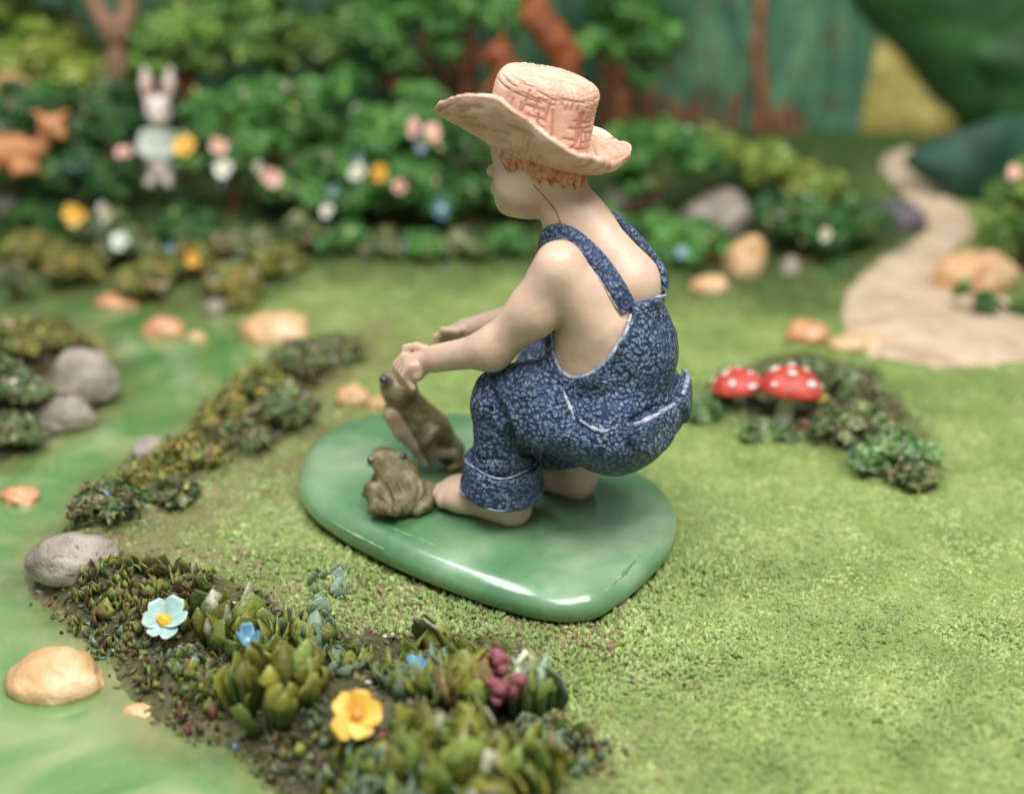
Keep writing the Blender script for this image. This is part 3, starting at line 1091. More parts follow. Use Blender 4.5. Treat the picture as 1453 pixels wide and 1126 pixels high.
# carry the strap on over the shoulder and down the chest to the bib
last = sp3[-1]
front = [last + BF * 0.10 - BU * 0.10 - BN * 0.10, last + BF * 0.20 - BU * 0.34 - BN * 0.22]
path = spline(sp3 + front, 40)
def strap_f(P):
    return smin(torso(P), rconeS(P, PB(793, 255), PB(816, 330), 0.245, 0.30), 0.1) + 0.0


def settle(p):
    for _ in range(8):
        f = float(strap_f(p[None])[0])
        p = p - grad(strap_f, p) * f
    return p
path = np.array([settle(p) for p in path])
for w_ in range(3):
    path[1:-1] = (path[:-2] + 2 * path[1:-1] + path[2:]) / 4
nr = np.array([grad(strap_f, p) for p in path])
path = path + nr * np.maximum(0, -skin_f(path))[:, None] * (np.arange(40) < 26)[:, None]
fpart('strap', ribbon('strap', path + nr * 0.01, nr, 0.165, 0.035), M['denim'], ovr)
far = []
for py_, x0 in ((408, 955), (385, 960), (360, 950), (335, 935), (314, 915)):
    h_ = hits(skin_f, [(px_, py_) for px_ in range(x0, x0 - 90, -1)], 6, 14)
    h_ = h_[~np.isnan(h_[:, 0])]
    if len(h_): far.append(h_[0])
far += [mir(p) - v3(0, 0, 0.06) for p in path[24::3]]
pm = np.array([settle(p) for p in spline(far, 40)])
for w_ in range(4):
    pm[1:-1] = (pm[:-2] + 2 * pm[1:-1] + pm[2:]) / 4
nm = np.array([grad(skin_f, p) for p in pm])
fpart('strap', ribbon('strap', pm + nm * 0.01, nm, 0.165, 0.035), M['denim'], ovr)
# pale worn edge of the strap
def side_edge(pth, nrs, sgn):
    out = []
    for i in range(len(pth)):
        t = pth[min(i + 1, len(pth) - 1)] - pth[max(i - 1, 0)]; t /= np.linalg.norm(t)
        out.append(pth[i] + np.cross(t, nrs[i]) * sgn * 0.08 + nrs[i] * 0.025)
    return out
e1_ = side_edge(path, nr, 1); e2_ = side_edge(path, nr, -1)
lower = e1_ if np.mean([p[2] for p in e1_]) < np.mean([p[2] for p in e2_]) else e2_
fpart('strap_edge', tube('strap_edge', lower, list(0.004 + 0.010 * RNG.random(len(lower))), 6), M['denim_pale'], ovr)

# buttons
def button(px, py, r, mat):
    p = hit(skin_f, px, py)
    if p is None: return
    n = grad(skin_f, p)
    a = np.cross(n, BU); a /= np.linalg.norm(a); b = np.cross(n, a)
    V, F = [], []
    prof = [(1.0, -0.2), (1.0, 0.5), (0.85, 0.75), (0.65, 0.6), (0.5, 0.35), (0.3, 0.6), (0.0, 0.75)]
    S = 16
    for rr, hh in prof:
        for i in range(S):
            t = 2 * math.pi * i / S
            V.append(p + (a * math.cos(t) + b * math.sin(t)) * r * rr + n * (hh * r * 0.55 + 0.05))
    for q_ in range(len(prof) - 1):
        for i in range(S):
            F.append((q_ * S + i, q_ * S + (i + 1) % S, (q_ + 1) * S + (i + 1) % S, (q_ + 1) * S + i))
    fpart('button', mesh_arrays('button', V, np.array(F)), mat, ovr)
button(885, 428, 0.055, M['denim_dark'])

# rims of the armhole and of the back panel
def rim(pxs, r, mat, name):
    pp = [hit(overalls_f, *q_) for q_ in pxs]
    pp = [p for p in pp if p is not None and p[1] < 1.0]
    if len(pp) > 3:
        s_ = spline(pp, 30)
        fpart(name, tube(name, s_, list(r * (0.75 + 0.5 * RNG.random(30))), 6), mat, ovr)
edge = []
for an_ in np.radians(np.arange(-8, 176, 8)):
    ln = [(828 + rr_ * math.cos(an_), 455 + rr_ * math.sin(an_)) for rr_ in np.arange(20, 130, 1.5)]
    ho = hits(overalls_f, ln, 6, 14); hs_ = hits(skin_f, ln, 6, 14)
    for h1, h2 in zip(ho, hs_):
        if not np.isnan(h1[0]) and (np.isnan(h2[0]) or np.linalg.norm(h1 - CAM) < np.linalg.norm(h2 - CAM) - 0.01):
            edge.append(h1); break
edge = [e for e in edge if e[1] < -0.1]
if len(edge) > 4:
    edge = np.array(edge)
    edge[1:-1] = (edge[:-2] + edge[1:-1] * 2 + edge[2:]) / 4
    s_ = spline(edge, 60)
    fpart('armhole_trim', tube('armhole_trim', s_, list(0.015 + 0.008 * RNG.random(60)), 7), M['denim_pale'], ovr)
rim([(897, 424), (912, 423), (930, 422), (944, 419)], 0.016, M['denim_pale'], 'back_trim')

# pockets
def pocket(mirror=False):
    p, n, pp = POCKET_HIT, POCKET_N, POCKET_PP
    a = np.cross(BU, n); a /= np.linalg.norm(a); b = np.cross(n, a)
    P2 = np.stack([(pp - p) @ a, (pp - p) @ b], -1)
    P2 = closed_spline(P2, 40)
    def f(P):
        if mirror: P = P - 2 * ((P - BC) @ BN)[:, None] * BN
        D = P - p
        d = poly_sd(D @ a, D @ b, P2)
        up_ = (D @ b) / 0.5
        sh = overalls_f(P) - 0.075 - 0.06 * np.clip(up_ + 0.35, 0, 1)
        return smax(smax(sh, d, 0.012), np.maximum(-(D @ n) - 0.25, (D @ n) - 0.5), 0.02)
    lo, hi = pp.min(0) - 0.25, pp.max(0) + 0.25
    if mirror:
        q1, q2 = mir(lo), mir(hi); lo, hi = np.minimum(q1, q2) - 0.3, np.maximum(q1, q2) + 0.3
    V, F = nets(f, lo, hi, 0.022)
    if not len(F): return
    o = fpart('pocket', mesh_arrays('pocket', V, F), M['denim'], ovr)
    top = [pp[0], pp[0] * 0.66 + pp[1] * 0.34, pp[0] * 0.34 + pp[1] * 0.66, pp[1]]
    tp = []
    for q_ in spline(top, 16):
        for _ in range(6):
            q_ = q_ - grad(pants, q_) * (float(pants(q_[None])[0]) - 0.085)
        tp.append(mir(q_) if mirror else q_)
    fpart('pocket_trim', tube('pocket_trim', tp, list(0.016 + 0.012 * RNG.random(16)), 6), M['denim_pale'], ovr)
pocket()
pocket(True)

# pale worn creases on the hip
for pts in (((800, 556), (808, 576), (814, 592), (806, 606)), ((822, 596), (838, 606), (856, 612), (866, 608)), ((858, 612), (850, 602))):
    pp = hits(overalls_f, pts)
    pp = [p - grad(overalls_f, p) * 0.004 for p in pp if not np.isnan(p[0])]
    if len(pp) > 1:
        q_ = spline(pp, 14)
        fpart('worn_crease', tube('worn_crease', q_, list((0.012 + 0.016 * RNG.random(14)) * np.sin(np.linspace(0.35, 2.8, 14))), 6), M['denim_pale'], ovr)

# straw hat
TI = math.radians(16)
HU = BU * math.cos(TI) - BF * math.sin(TI)
HF = BF * math.cos(TI) + BU * math.sin(TI)
HC = PB(756, 203, 0.0)
HS = 0.80


def strokes(U, seed, n, vr, depth_w=0.010, cross=True):
    """cut lines of the weave: patches of short crossing strokes in (girth, height) of the hat"""
    R = np.random.default_rng(seed)
    acc = np.zeros(len(U))
    girth = U[:, 0].max()
    for _ in range(n):
        cu, cv = R.uniform(0, girth), R.uniform(*vr)
        rot = R.normal(0, 0.12)
        stp = R.uniform(0.055, 0.10)
        for fam in ((0, 1) if cross and R.random() < 0.75 else (int(R.random() < 0.5),)):
            m = R.integers(2, 5)
            for j in range(m):
                off = (j - (m - 1) / 2) * stp + R.normal(0, 0.008)
                a_ = rot + (math.pi / 2 if fam else 0) + R.normal(0, 0.05)
                L = R.uniform(0.06, 0.15)
                dx, dy = math.cos(a_), math.sin(a_)
                px_, py_ = cu - dy * off, cv + dx * off
                x = (U[:, 0] - px_ + girth / 2) % girth - girth / 2
                y = U[:, 1] - py_
                al = x * dx + y * dy
                ds = np.hypot(np.maximum(np.abs(al) - L, 0), x * -dy + y * dx)
                w = depth_w * R.uniform(0.7, 1.3)
                acc = np.maximum(acc, np.exp(-(ds / w) ** 2) * R.uniform(0.5, 1.0))
    return acc


def grid_faces(nr, S):
    I = np.arange(nr * (S + 1)).reshape(nr, S + 1)
    return np.stack([I[:-1, :-1], I[1:, :-1], I[1:, 1:], I[:-1, 1:]], -1).reshape(-1, 4)


def normals_grid(P, nr, S):
    G3 = P.reshape(nr, S + 1, 3)
    du = np.gradient(G3, axis=1); dv = np.gradient(G3, axis=0)
    n_ = np.cross(du, dv); n_ /= np.linalg.norm(n_, axis=2)[:, :, None] + 1e-9
    n_[:, 0] = n_[:, -1] = (n_[:, 0] + n_[:, -1]) / 2
    return n_.reshape(-1, 3)


prof = [(0.01, 0.665), (0.16, 0.668), (0.30, 0.668), (0.40, 0.664), (0.465, 0.655), (0.51, 0.635), (0.54, 0.60), (0.556, 0.55), (0.556, 0.5), (0.56, 0.42), (0.568, 0.34), (0.58, 0.26), (0.595, 0.18), (0.61, 0.10), (0.625, 0.02), (0.60, -0.06)]
PR = spline([(a_, b_, 0) for a_, b_ in prof], 150)[:, :2]
arc = np.concatenate([[0], np.cumsum(np.linalg.norm(np.diff(PR, axis=0), axis=1))])
S_N = 420
th = np.linspace(0, 2 * math.pi, S_N + 1)
TH, RI = np.meshgrid(th, np.arange(len(PR)))
TH = TH.reshape(-1); RI = RI.reshape(-1)
r_, h_, v_ = PR[RI, 0], PR[RI, 1], arc[RI]
hh = (h_ - 0.028 * np.cos(TH) * sstep(0.2, 0.5, h_)) * HS * 1.14
D_ = HF * np.cos(TH)[:, None] * 0.985 + BN * np.sin(TH)[:, None] * 0.86
P_ = HC + D_ * (r_ * HS)[:, None] + HU * hh[:, None]
lump = fbm(P_ * 2.3 + 6, 3)
P_ = P_ + D_ * (0.022 * lump)[:, None] + HU * (0.03 * fbm(P_ * 2.0 + 15, 2) * sstep(0.3, 0.5, h_))[:, None]
U_ = np.stack([TH * 0.45, v_], -1)
gv = strokes(U_, 4, 70, (0.35, 1.22))
NG = normals_grid(P_, len(PR), S_N)
out = np.sign(((NG * (P_ - HC)).sum(1)).mean())
P_ = P_ - NG * out * (0.015 * gv)[:, None] + NG * out * (0.003 * fbm(P_ * 11, 2))[:, None]
F_ = grid_faces(len(PR), S_N)
if out < 0: F_ = F_[:, ::-1]
hat = fpart('straw_hat', mesh_arrays('straw_hat', P_, F_, cols=np.repeat(gv[:, None], 3, 1)), M['straw'])


def brim_arr(t, u, side):
    cf, sf = np.cos(t), np.sin(t)
    fr_, bk = np.maximum(cf, 0), np.maximum(-cf, 0)
    sd = np.abs(sf)
    R = HS * np.sqrt((0.60 * cf) ** 2 + (0.52 * sf) ** 2)
    Rout = HS / (np.abs(cf / np.where(cf > 0, 1.10, 1.00)) ** 2.3 + np.abs(sf / 0.84) ** 2.3) ** (1 / 2.3)
    up_e = HS * (sd ** 1.5 * (0.54 + 0.22 * cf) * np.where(sf > 0, 1.0, 0.3) - 0.06 * fr_ ** 3 + 0.20 * bk ** 2)
    r = R * 0.84 + (Rout - R * 0.84) * (1 - np.maximum(1 - u, 0) ** 1.3) + np.maximum(u - 1, 0) * 1.2
    d = HF * cf[:, None] + BN * sf[:, None]
    p = HC + d * r[:, None] + HU * (up_e * u ** 1.4 - 0.03 * np.sin(u * math.pi) * (1 - sd))[:, None]
    p = p + HU * (0.034 * fbm(p * 3.0 + 6, 3) * u)[:, None] + d * (0.03 * fbm(p * 2.3 + 9, 3) * u)[:, None]
    tl = HU * (1 - 0.6 * sd * u)[:, None] - d * (0.6 * sd * u)[:, None]
    return p + tl * (0.10 * (1 - 0.12 * u) * side)[:, None]


uu = np.concatenate([np.linspace(0, 1, 45), [1.012, 1.016, 1.012], np.linspace(1, 0, 45)])
sd_ = np.concatenate([np.full(45, 0.5), [0.32, 0.0, -0.32], np.full(45, -0.5)])
vv = np.concatenate([[0], np.cumsum(np.hypot(np.diff(uu) * 0.45, np.diff(sd_) * 0.06))])
TH, RI = np.meshgrid(th, np.arange(len(uu)))
TH = TH.reshape(-1); RI = RI.reshape(-1)
P_ = brim_arr(TH, np.minimum(uu[RI], 1.02), sd_[RI])
U_ = np.stack([TH * 0.75, vv[RI]], -1)
gv = np.maximum(strokes(U_, 9, 60, (0.02, 0.44), 0.011), 0.7 * strokes(U_, 12, 46, (0.5, 0.95), 0.012, False))
NG = normals_grid(P_, len(uu), S_N)
mid = len(NG) // 2
up_sign = np.sign((NG[:S_N * 20] @ HU).mean())
P_ = P_ - NG * up_sign * (0.012 * gv)[:, None] + NG * up_sign * (0.005 * fbm(P_ * 7, 3))[:, None]
F_ = grid_faces(len(uu), S_N)
if up_sign < 0: F_ = F_[:, ::-1]
fpart('brim', mesh_arrays('brim', P_, F_, cols=np.repeat(gv[:, None], 3, 1)), M['straw'], hat)

# hair: a fringe of modelled locks under the hat
hair_px = [((714, 196), (719, 220), (723, 243)), ((724, 198), (729, 214), (729, 228)), ((733, 200), (738, 215), (737, 232)), ((742, 205), (748, 218), (746, 230))]
hair_px += [((722, 206), (728, 228), (731, 243)), ((731, 206), (738, 226), (742, 240)), ((741, 208), (747, 228), (751, 243))]
hair_px += [((750 + i * 9, 206 + i * 3.5), (753 + i * 9, 228 + i * 2.4), (757 + i * 8.6, 252 + i * 1.7 + (i % 2) * 6)) for i in range(9)]
hl_obj = None
for tri in hair_px:
    pp = [hit(skin_f, *q_) for q_ in tri]
    if any(p is None or p[1] > 1.2 for p in pp): continue
    nn = [grad(skin_f, p) for p in pp]
    pp = [p + n * 0.012 for p, n in zip(pp, nn)]
    me = tube('lock', spline(pp, 8), [0.05, 0.056, 0.058, 0.055, 0.05, 0.042, 0.03, 0.01], 7)
    if hl_obj is None:
        hl_obj = fpart('hair', me, M['hair'])
    else:
        fpart('lock', me, M['hair'], hl_obj)
# nape hair on the far side, a mould seam down the neck
pp = [hit(skin_f, *q_) for q_ in [(757, 262), (766, 272), (780, 288), (790, 302), (796, 318)]]
pp = [p for p in pp if p is not None]
fpart('mould_seam', tube('mould_seam', spline(pp, 16), list(0.007 * (0.5 + 1.0 * RNG.random(16))), 5), M['seam'], body)

# frogs
def frog_near(P):
    f = rcone(P, Q(566, 706, -0.46), Q(556, 676, -0.22), 0.19, 0.15)
    f = smin(f, rcone(P, Q(586, 694, -0.36), Q(572, 668, -0.16), 0.13, 0.12), 0.06)
    f = smin(f, ell(P, Q(549, 655, -0.10), (0.155, 0.15, 0.12)), 0.06)
    f = smin(f, rcone(P, Q(546, 650, -0.03), Q(541, 646, 0.12), 0.11, 0.06), 0.06)
    for a, b, c_, d_, e_ in (((550, 706, -.50), (528, 694, -.36), (534, 720, -.56), (560, 724, -.66), (512, 731, -.60)),
                         ((590, 700, -.42), (606, 692, -.24), (604, 716, -.44), (592, 726, -.52), (616, 722, -.46))):
        f = smin(f, chain(P, [(Q(*a), .085), (Q(*b), .085)], .02), 0.02)
        f = smin(f, chain(P, [(Q(*b), .075), (Q(*c_), .075), (Q(*d_), .06)], .02), 0.012)
        f = smin(f, rcone(P, Q(*c_), (Q(*e_) + Q(*c_)) / 2, .045, .03), 0.02)
    f = smin(f, chain(P, [(Q(538, 674, -.10), .055), (Q(526, 692, -.08), .045), (Q(517, 700, -.12), .03)], .02), 0.02)
    f = smin(f, ell(P, Q(530, 653, -0.13), (.05, .055, .058)), 0.02)
    f = smin(f, ell(P, Q(568, 649, -0.12), (.05, .055, .058)), 0.02)
    f = f + 0.018 * fbm(P * 6, 3)
    for pr in FGROOVE:
        f = smax(f, -chain(P, pr, 0.01), 0.015)
    return smax(f, (BASE_TOP - 0.02) - P[:, 2], 0.02)


FGROOVE = []
gr_ = []
for pts in (((538, 682), (549, 694), (556, 710), (553, 726)), ((592, 676), (596, 694), (592, 712)), ((556, 668), (560, 686), (566, 700))):
    pp = hits(frog_near, pts)
    gr_.append([(p, 0.022) for p in pp if not np.isnan(p[0])])
FGROOVE = [g for g in gr_ if len(g) > 1]
V, F = nets(frog_near, Q(555, 690, -0.3) - v3(.75, .6, .7), Q(555, 690, -0.3) + v3(.7, .7, .6), 0.02)
fr1 = fpart('frog', mesh_arrays('frog', V, F), M['frog'])
fr1['label'] = 'brown frog sitting with its back turned, in front of the bare foot'


def ball(name, c, r, mat, parent):
    bm = bmesh.new()
    bmesh.ops.create_uvsphere(bm, u_segments=14, v_segments=10, radius=r)
    me = bpy.data.meshes.new(name); bm.to_mesh(me); bm.free()
    for p in me.polygons: p.use_smooth = True
    me.transform(Matrix.Translation(Vector(c)))
    return fpart(name, me, mat, parent)


ball('eye', Q(526, 653, -0.15), 0.042, M['eye'], fr1)
ball('eye', Q(571, 648, -0.14), 0.042, M['eye'], fr1)
ball('eye_ring', Q(525, 655, -0.13), 0.048, M['eye_white'], fr1)

FY = 0.50


def frog_far(P):
    f = rcone(P, Q(573, 568, FY), Q(603, 612, FY), 0.17, 0.25)
    f = smin(f, ell(P, Q(565, 549, FY), (0.19, 0.18, 0.16)), 0.08)
    f = smin(f, rcone(P, Q(560, 545, FY), Q(550, 536, FY), 0.12, 0.075), 0.06)
    f = smin(f, rcone(P, Q(612, 615, FY), Q(640, 640, FY + .05), 0.2, 0.14), 0.08)
    f = smin(f, chain(P, [(Q(618, 614, FY - .22), .09), (Q(606, 628, FY - .27), .07), (Q(614, 646, FY - .25), .06)], .02), 0.03)
    f = smin(f, chain(P, [(Q(612, 643, FY - .25), .055), (Q(645, 644, FY - .22), .055), (Q(655, 660, FY - .25), .05), (Q(640, 664, FY - .3), .035)], .02), 0.02)
    f = smin(f, chain(P, [(Q(556, 575, FY + .2), .07), (Q(550, 590, FY + .2), .055)], .02), 0.03)
    f = smin(f, ell(P, Q(548, 541, FY - .13), (.065, .06, .065)), 0.02)
    f = f + 0.012 * fbm(P * 6 + 9, 3)
    return smax(f, (BASE_TOP - 0.02) - P[:, 2], 0.02)


V, F = nets(frog_far, Q(600, 600, FY) - v3(.7, .7, 1.0), Q(600, 600, FY) + v3(.75, .7, .8), 0.02)
fr2 = fpart('frog', mesh_arrays('frog', V, F), M['frog'])
fr2['label'] = 'olive frog sitting upright under the outstretched hands'
ball('eye', Q(545, 539, FY - .165), 0.05, M['eye'], fr2)


def belly_f(P):
    f = chain(P, [(Q(560, 588, FY - .08), .11), (Q(575, 612, FY - .12), .115), (Q(592, 634, FY - .18), .085), (Q(603, 656, FY - .22), .05)], .03)
    return f + 0.01 * fbm(P * 6 + 9, 2)
V, F = nets(belly_f, Q(580, 620, FY) - v3(.5, .6, .6), Q(580, 620, FY) + v3(.5, .5, .6), 0.02)
fpart('belly', mesh_arrays('belly', V, F), M['frog_pale'], fr2)

# ================================================================== STONES, TOADSTOOLS, ANIMALS
def stone_mesh(seed, sx, sy, sz, flat=0.25, rough=0.2, sub=4):
    bm = bmesh.new()
    bmesh.ops.create_icosphere(bm, subdivisions=sub, radius=1.0)
    V = np.array([v.co[:] for v in bm.verts])
    n = fbm(V * 1.1 + seed * 7.7, 3)
    n2 = fbm(V * 3.0 + seed * 3.1, 3)
    V = V * (1 + rough * n + rough * 0.25 * n2)[:, None]
    V[:, 2] = np.where(V[:, 2] < -flat, -flat - (V[:, 2] + flat) * 0.2 * -1, V[:, 2])
    V *= (sx, sy, sz)
    for v, c_ in zip(bm.verts, V): v.co = c_
    me = bpy.data.meshes.new('stone'); bm.to_mesh(me); bm.free()
    for p in me.polygons: p.use_smooth = True
    return me


STONES = [  # px, py (middle), half width, half height, material, label, extra height off the ground
    (95, 794, 63, 37, 'rock_grey', 'large smooth grey stone at the water edge beside the leafy bank'),
    (68, 964, 67, 33, 'rock_tan', 'smooth pale tan stone half sunk in the pond by the flower bed'),
    (24, 704, 30, 17, 'rock_orange', 'small bright orange pebble lying in the green pond'),
    (160, 428, 30, 15, 'rock_orange', 'flat orange stone in the far bend of the stream'),
    (227, 464, 31, 19, 'rock_orange', 'rounded orange-brown stone standing in mid stream'),
    (277, 476, 14, 8, 'rock_tan', 'tiny tan pebble beside the rounded stone in mid stream'),
    (385, 466, 50, 27, 'rock_tan', 'broad tan rock where the stream meets the lawn'),
    (502, 561, 23, 17, 'rock_tan', 'round tan pebble on the lawn behind the green base'),
    (535, 572, 14, 11, 'rock_tan', 'smaller pale pebble touching the round one behind the green base'),
    (112, 536, 52, 40, 'rock_grey', 'big grey boulder on the tip of the mossy island'),
    (92, 588, 40, 28, 'rock_grey', 'darker grey boulder leaning below the big one on the island'),
    (212, 637, 28, 16, 'rock_grey', 'grey stone tucked against the leafy bank at the water'),
    (196, 1004, 34, 18, 'rock_tan', 'brownish stone mostly under water near the flower bed'),
    (306, 434, 16, 14, 'rock_grey', 'small grey stone at the far stream bank'),
    (1147, 471, 32, 20, 'rock_orange', 'rounded orange stone on the lawn behind the red toadstools'),
    (1205, 488, 28, 11, 'rock_tan', 'flat pale stone at the near end of the sandy path'),
    (1240, 484, 20, 8, 'rock_tan', 'little pale stone at the edge of the sandy path'),
    (1390, 384, 54, 40, 'rock_tan', 'large cream and tan rock beside the sandy path'),
    (1274, 306, 40, 26, 'rock_mauve', 'dark mauve-grey rock in the bend of the sandy path'),
    (1058, 362, 28, 36, 'rock_tan', 'upright pinkish tan rock among the bushes behind the lawn'),
    (1010, 402, 28, 14, 'rock_tan', 'flat yellowish stone in front of the upright pink rock'),
    (1022, 300, 54, 36, 'rock_grey', 'large grey boulder under the bushes at the forest edge'),
    (902, 278, 40, 22, 'rock_grey', 'beige-grey boulder in the hedge behind the boy'),
    (1122, 378, 15, 15, 'rock_grey', 'small pale stone between the bushes and the path'),
    (18, 128, 34, 34, 'rock_tan', 'ochre boulder among the trees above the fawn'),
    (8, 292, 24, 18, 'rock_grey', 'lilac-grey stone in the bed at the foot of the trees'),
]
for i, (px, py, hw, hh, mt, lab) in enumerate(STONES):
    p = G(px, py + hh * 0.75) if py > 250 else Q(px, py + hh * 0.8, 10.6)
    if py <= 250: p[2] = tz(p[0], p[1]); p = Q(px, py + hh * 0.8, 10.6)
    w = cm(hw, p)
    h = cm(hh, p) * 1.05
    dpt = w * 0.75
    water_in = terr(np.array([p[0]]), np.array([p[1] + dpt * 0.3]))[2][0] < 0
    if water_in:
        p = Gz(px, py + hh * 0.75, WZ)
    me = stone_mesh(i, w, dpt, h * 1.1, 0.35, 0.13 if i < 2 else 0.2)
    z = p[2] if not water_in else WZ - 0.02
    if 'mostly under water' in lab: z -= 0.10
    o = obj('stone', me, M[mt], None, (p[0], p[1] + dpt * 0.6, z + h * 0.30), (0, 0, 0))
    tag(o, lab, 'stone')


# red toadstools
def lathe(name, prof, S=28, wob=0.03, seed=0):
    V, F = [], []
    for r, z in prof:
        for i in range(S):
            t = 2 * math.pi * i / S
            w = 1 + wob * math.sin(2 * t + seed) + wob * 0.6 * math.sin(3 * t + seed * 2)
            V.append((r * w * math.cos(t), r * w * math.sin(t), z))
    for q_ in range(len(prof) - 1):
        for i in range(S):
            F.append((q_ * S + i, q_ * S + (i + 1) % S, (q_ + 1) * S + (i + 1) % S, (q_ + 1) * S + i))
    return mesh_arrays(name, V, np.array(F))


def toadstool(px, py_base, cap_px, cap_py, cap_r, label, seed):
    p = G(px, py_base)
    c_ = Q(cap_px, cap_py, p[1])
    r = cm(cap_r, c_)
    H = c_[2] - p[2] - 0.05
    root = empty('toadstool', p)
    tag(root, label, 'toadstool', 'red toadstools on the lawn')
    off = c_[0] - p[0]
    pts = [(0, 0, -0.05), (off * .2, 0, H * .4), (off * .7, 0, H * .8), (off, 0, H + 0.12)]
    obj('stem', tube('stem', spline(pts, 10), [r * .36, r * .36, r * .33, r * .3, r * .29, r * .28, r * .28, r * .3, r * .3, r * .3], 14), M['stem_white'], root)
    prof = [(0.02, .74), (.25, .71), (.5, .62), (.72, .47), (.88, .27), (.98, .06), (1.0, -.06), (.94, -.10), (.6, -.04), (.2, -.02)]
    cap = obj('cap', lathe('cap', [(a * r, b * r) for a, b in prof], 32, 0.03, seed), M['cap_red'], root, (off, 0, H + r * 0.06), (math.radians(-8), math.radians(6 * (-1) ** seed), 0))
    rr = random.Random(seed)
    spots = [(rr.uniform(0, 6.28), u) for u in (0.15, .5, .55, .6, .8, .84, .9, .92)]
    for k_, (t, u) in enumerate(spots):
        t = k_ * 2.4 + seed
        zz = np.interp(u, [0.02, .25, .5, .72, .88, .98], [.74, .71, .62, .47, .27, .06])
        me = stone_mesh(k_ + seed * 20, 0.15 * r * rr.uniform(.6, 1.4), 0.13 * r * rr.uniform(.7, 1.4), 0.06 * r, 0.5, 0.15, 2)
        n = Vector((math.cos(t) * u * 0.75, math.sin(t) * u * 0.75, 0.75))
        obj('spot', me, M['white_spot'], cap, (u * r * math.cos(t), u * r * math.sin(t), zz * r + 0.01), n.to_track_quat('Z', 'Y').to_euler())


toadstool(1050, 592, 1047, 546, 37, 'smaller red toadstool with white spots and a short pale stem', 1)
toadstool(1112, 596, 1122, 549, 45, 'wider red toadstool with many white spots, standing beside the smaller one', 2)


# animals at the edge of the wood
def animal_part(name, func, lo, hi, h, mat, root):
    V, F = nets(func, lo, hi, h)
    me = local(mesh_arrays(name, V, F), root.location)
    return obj(name, me, mat, root)


YR = 9.6                                            # rabbit
pr_ = Q(226, 262, YR)
rab = empty('rabbit', pr_)
tag(rab, 'white rabbit in a pale green jacket standing upright among the flowers', 'rabbit')
u_ = cm(1, pr_)
def rabbit_head(P):
    f = ell(P, Q(224, 158, YR), (18 * u_, 18 * u_, 21 * u_))
    f = smin(f, ell(P, Q(226, 168, YR - .12), (12 * u_, 12 * u_, 9 * u_)), 0.05)
    for a, b in (((210, 140), (205, 98)), ((236, 140), (242, 98))):
        f = smin(f, chain(P, [(Q(*a, YR), 7 * u_), (Q((a[0] + b[0]) / 2, (a[1] + b[1]) / 2, YR), 9 * u_), (Q(*b, YR), 4 * u_)], .02), 0.04)
    return f
animal_part('head', rabbit_head, Q(224, 150, YR) - v3(.5, .5, .9), Q(224, 150, YR) + v3(.5, .5, .9), 0.03, M['fur_white'], rab)
for ex in (217, 233):
    me = stone_mesh(3, 2.6 * u_, 2.6 * u_, 3 * u_, 0.9, 0.02, 2)
    obj('eye', me, M['eye'], rab, Vector(Q(ex, 155, YR - .2)) - rab.location)
animal_part('nose', lambda P: ell(P, Q(226, 166, YR - .22), (4 * u_, 4 * u_, 3 * u_)), Q(226, 166, YR) - .4, Q(226, 166, YR) + .3, 0.02, M['pink'], rab)
for a, b in (((211, 138), (207, 106)), ((235, 138), (240, 106))):
    obj('ear_lining', local(tube('ear_lining', [Q(*a, YR - .045), Q((a[0] + b[0]) / 2, (a[1] + b[1]) / 2, YR - .062), Q(*b, YR - .03)], [3 * u_, 5 * u_, 2 * u_], 8), pr_), M['pink'], rab)
def rabbit_jacket(P):
    f = rcone(P, Q(224, 192, YR), Q(224, 216, YR), 15 * u_, 20 * u_)
    f = smin(f, chain(P, [(Q(206, 192, YR - .02), 8 * u_), (Q(200, 212, YR - .1), 8 * u_), (Q(212, 222, YR - .25), 6 * u_)], .02), 0.03)
    f = smin(f, chain(P, [(Q(242, 192, YR - .02), 8 * u_), (Q(250, 212, YR - .1), 8 * u_), (Q(238, 222, YR - .25), 6 * u_)], .02), 0.03)
    return f
animal_part('jacket', rabbit_jacket, Q(224, 205, YR) - v3(.5, .6, .5), Q(224, 205, YR) + v3(.5, .5, .5), 0.03, M['jacket'], rab)
def rabbit_legs(P):
    f = ell(P, Q(228, 236, YR), (22 * u_, 20 * u_, 22 * u_))
    for x in (214, 240):
        f = smin(f, rcone(P, Q(x, 255, YR), Q(x - 2, 260, YR - .22), 8 * u_, 7 * u_), 0.04)
    return f
animal_part('lower_body', rabbit_legs, Q(228, 240, YR) - v3(.5, .6, .5), Q(228, 240, YR) + v3(.5, .5, .5), 0.03, M['fur_white'], rab)

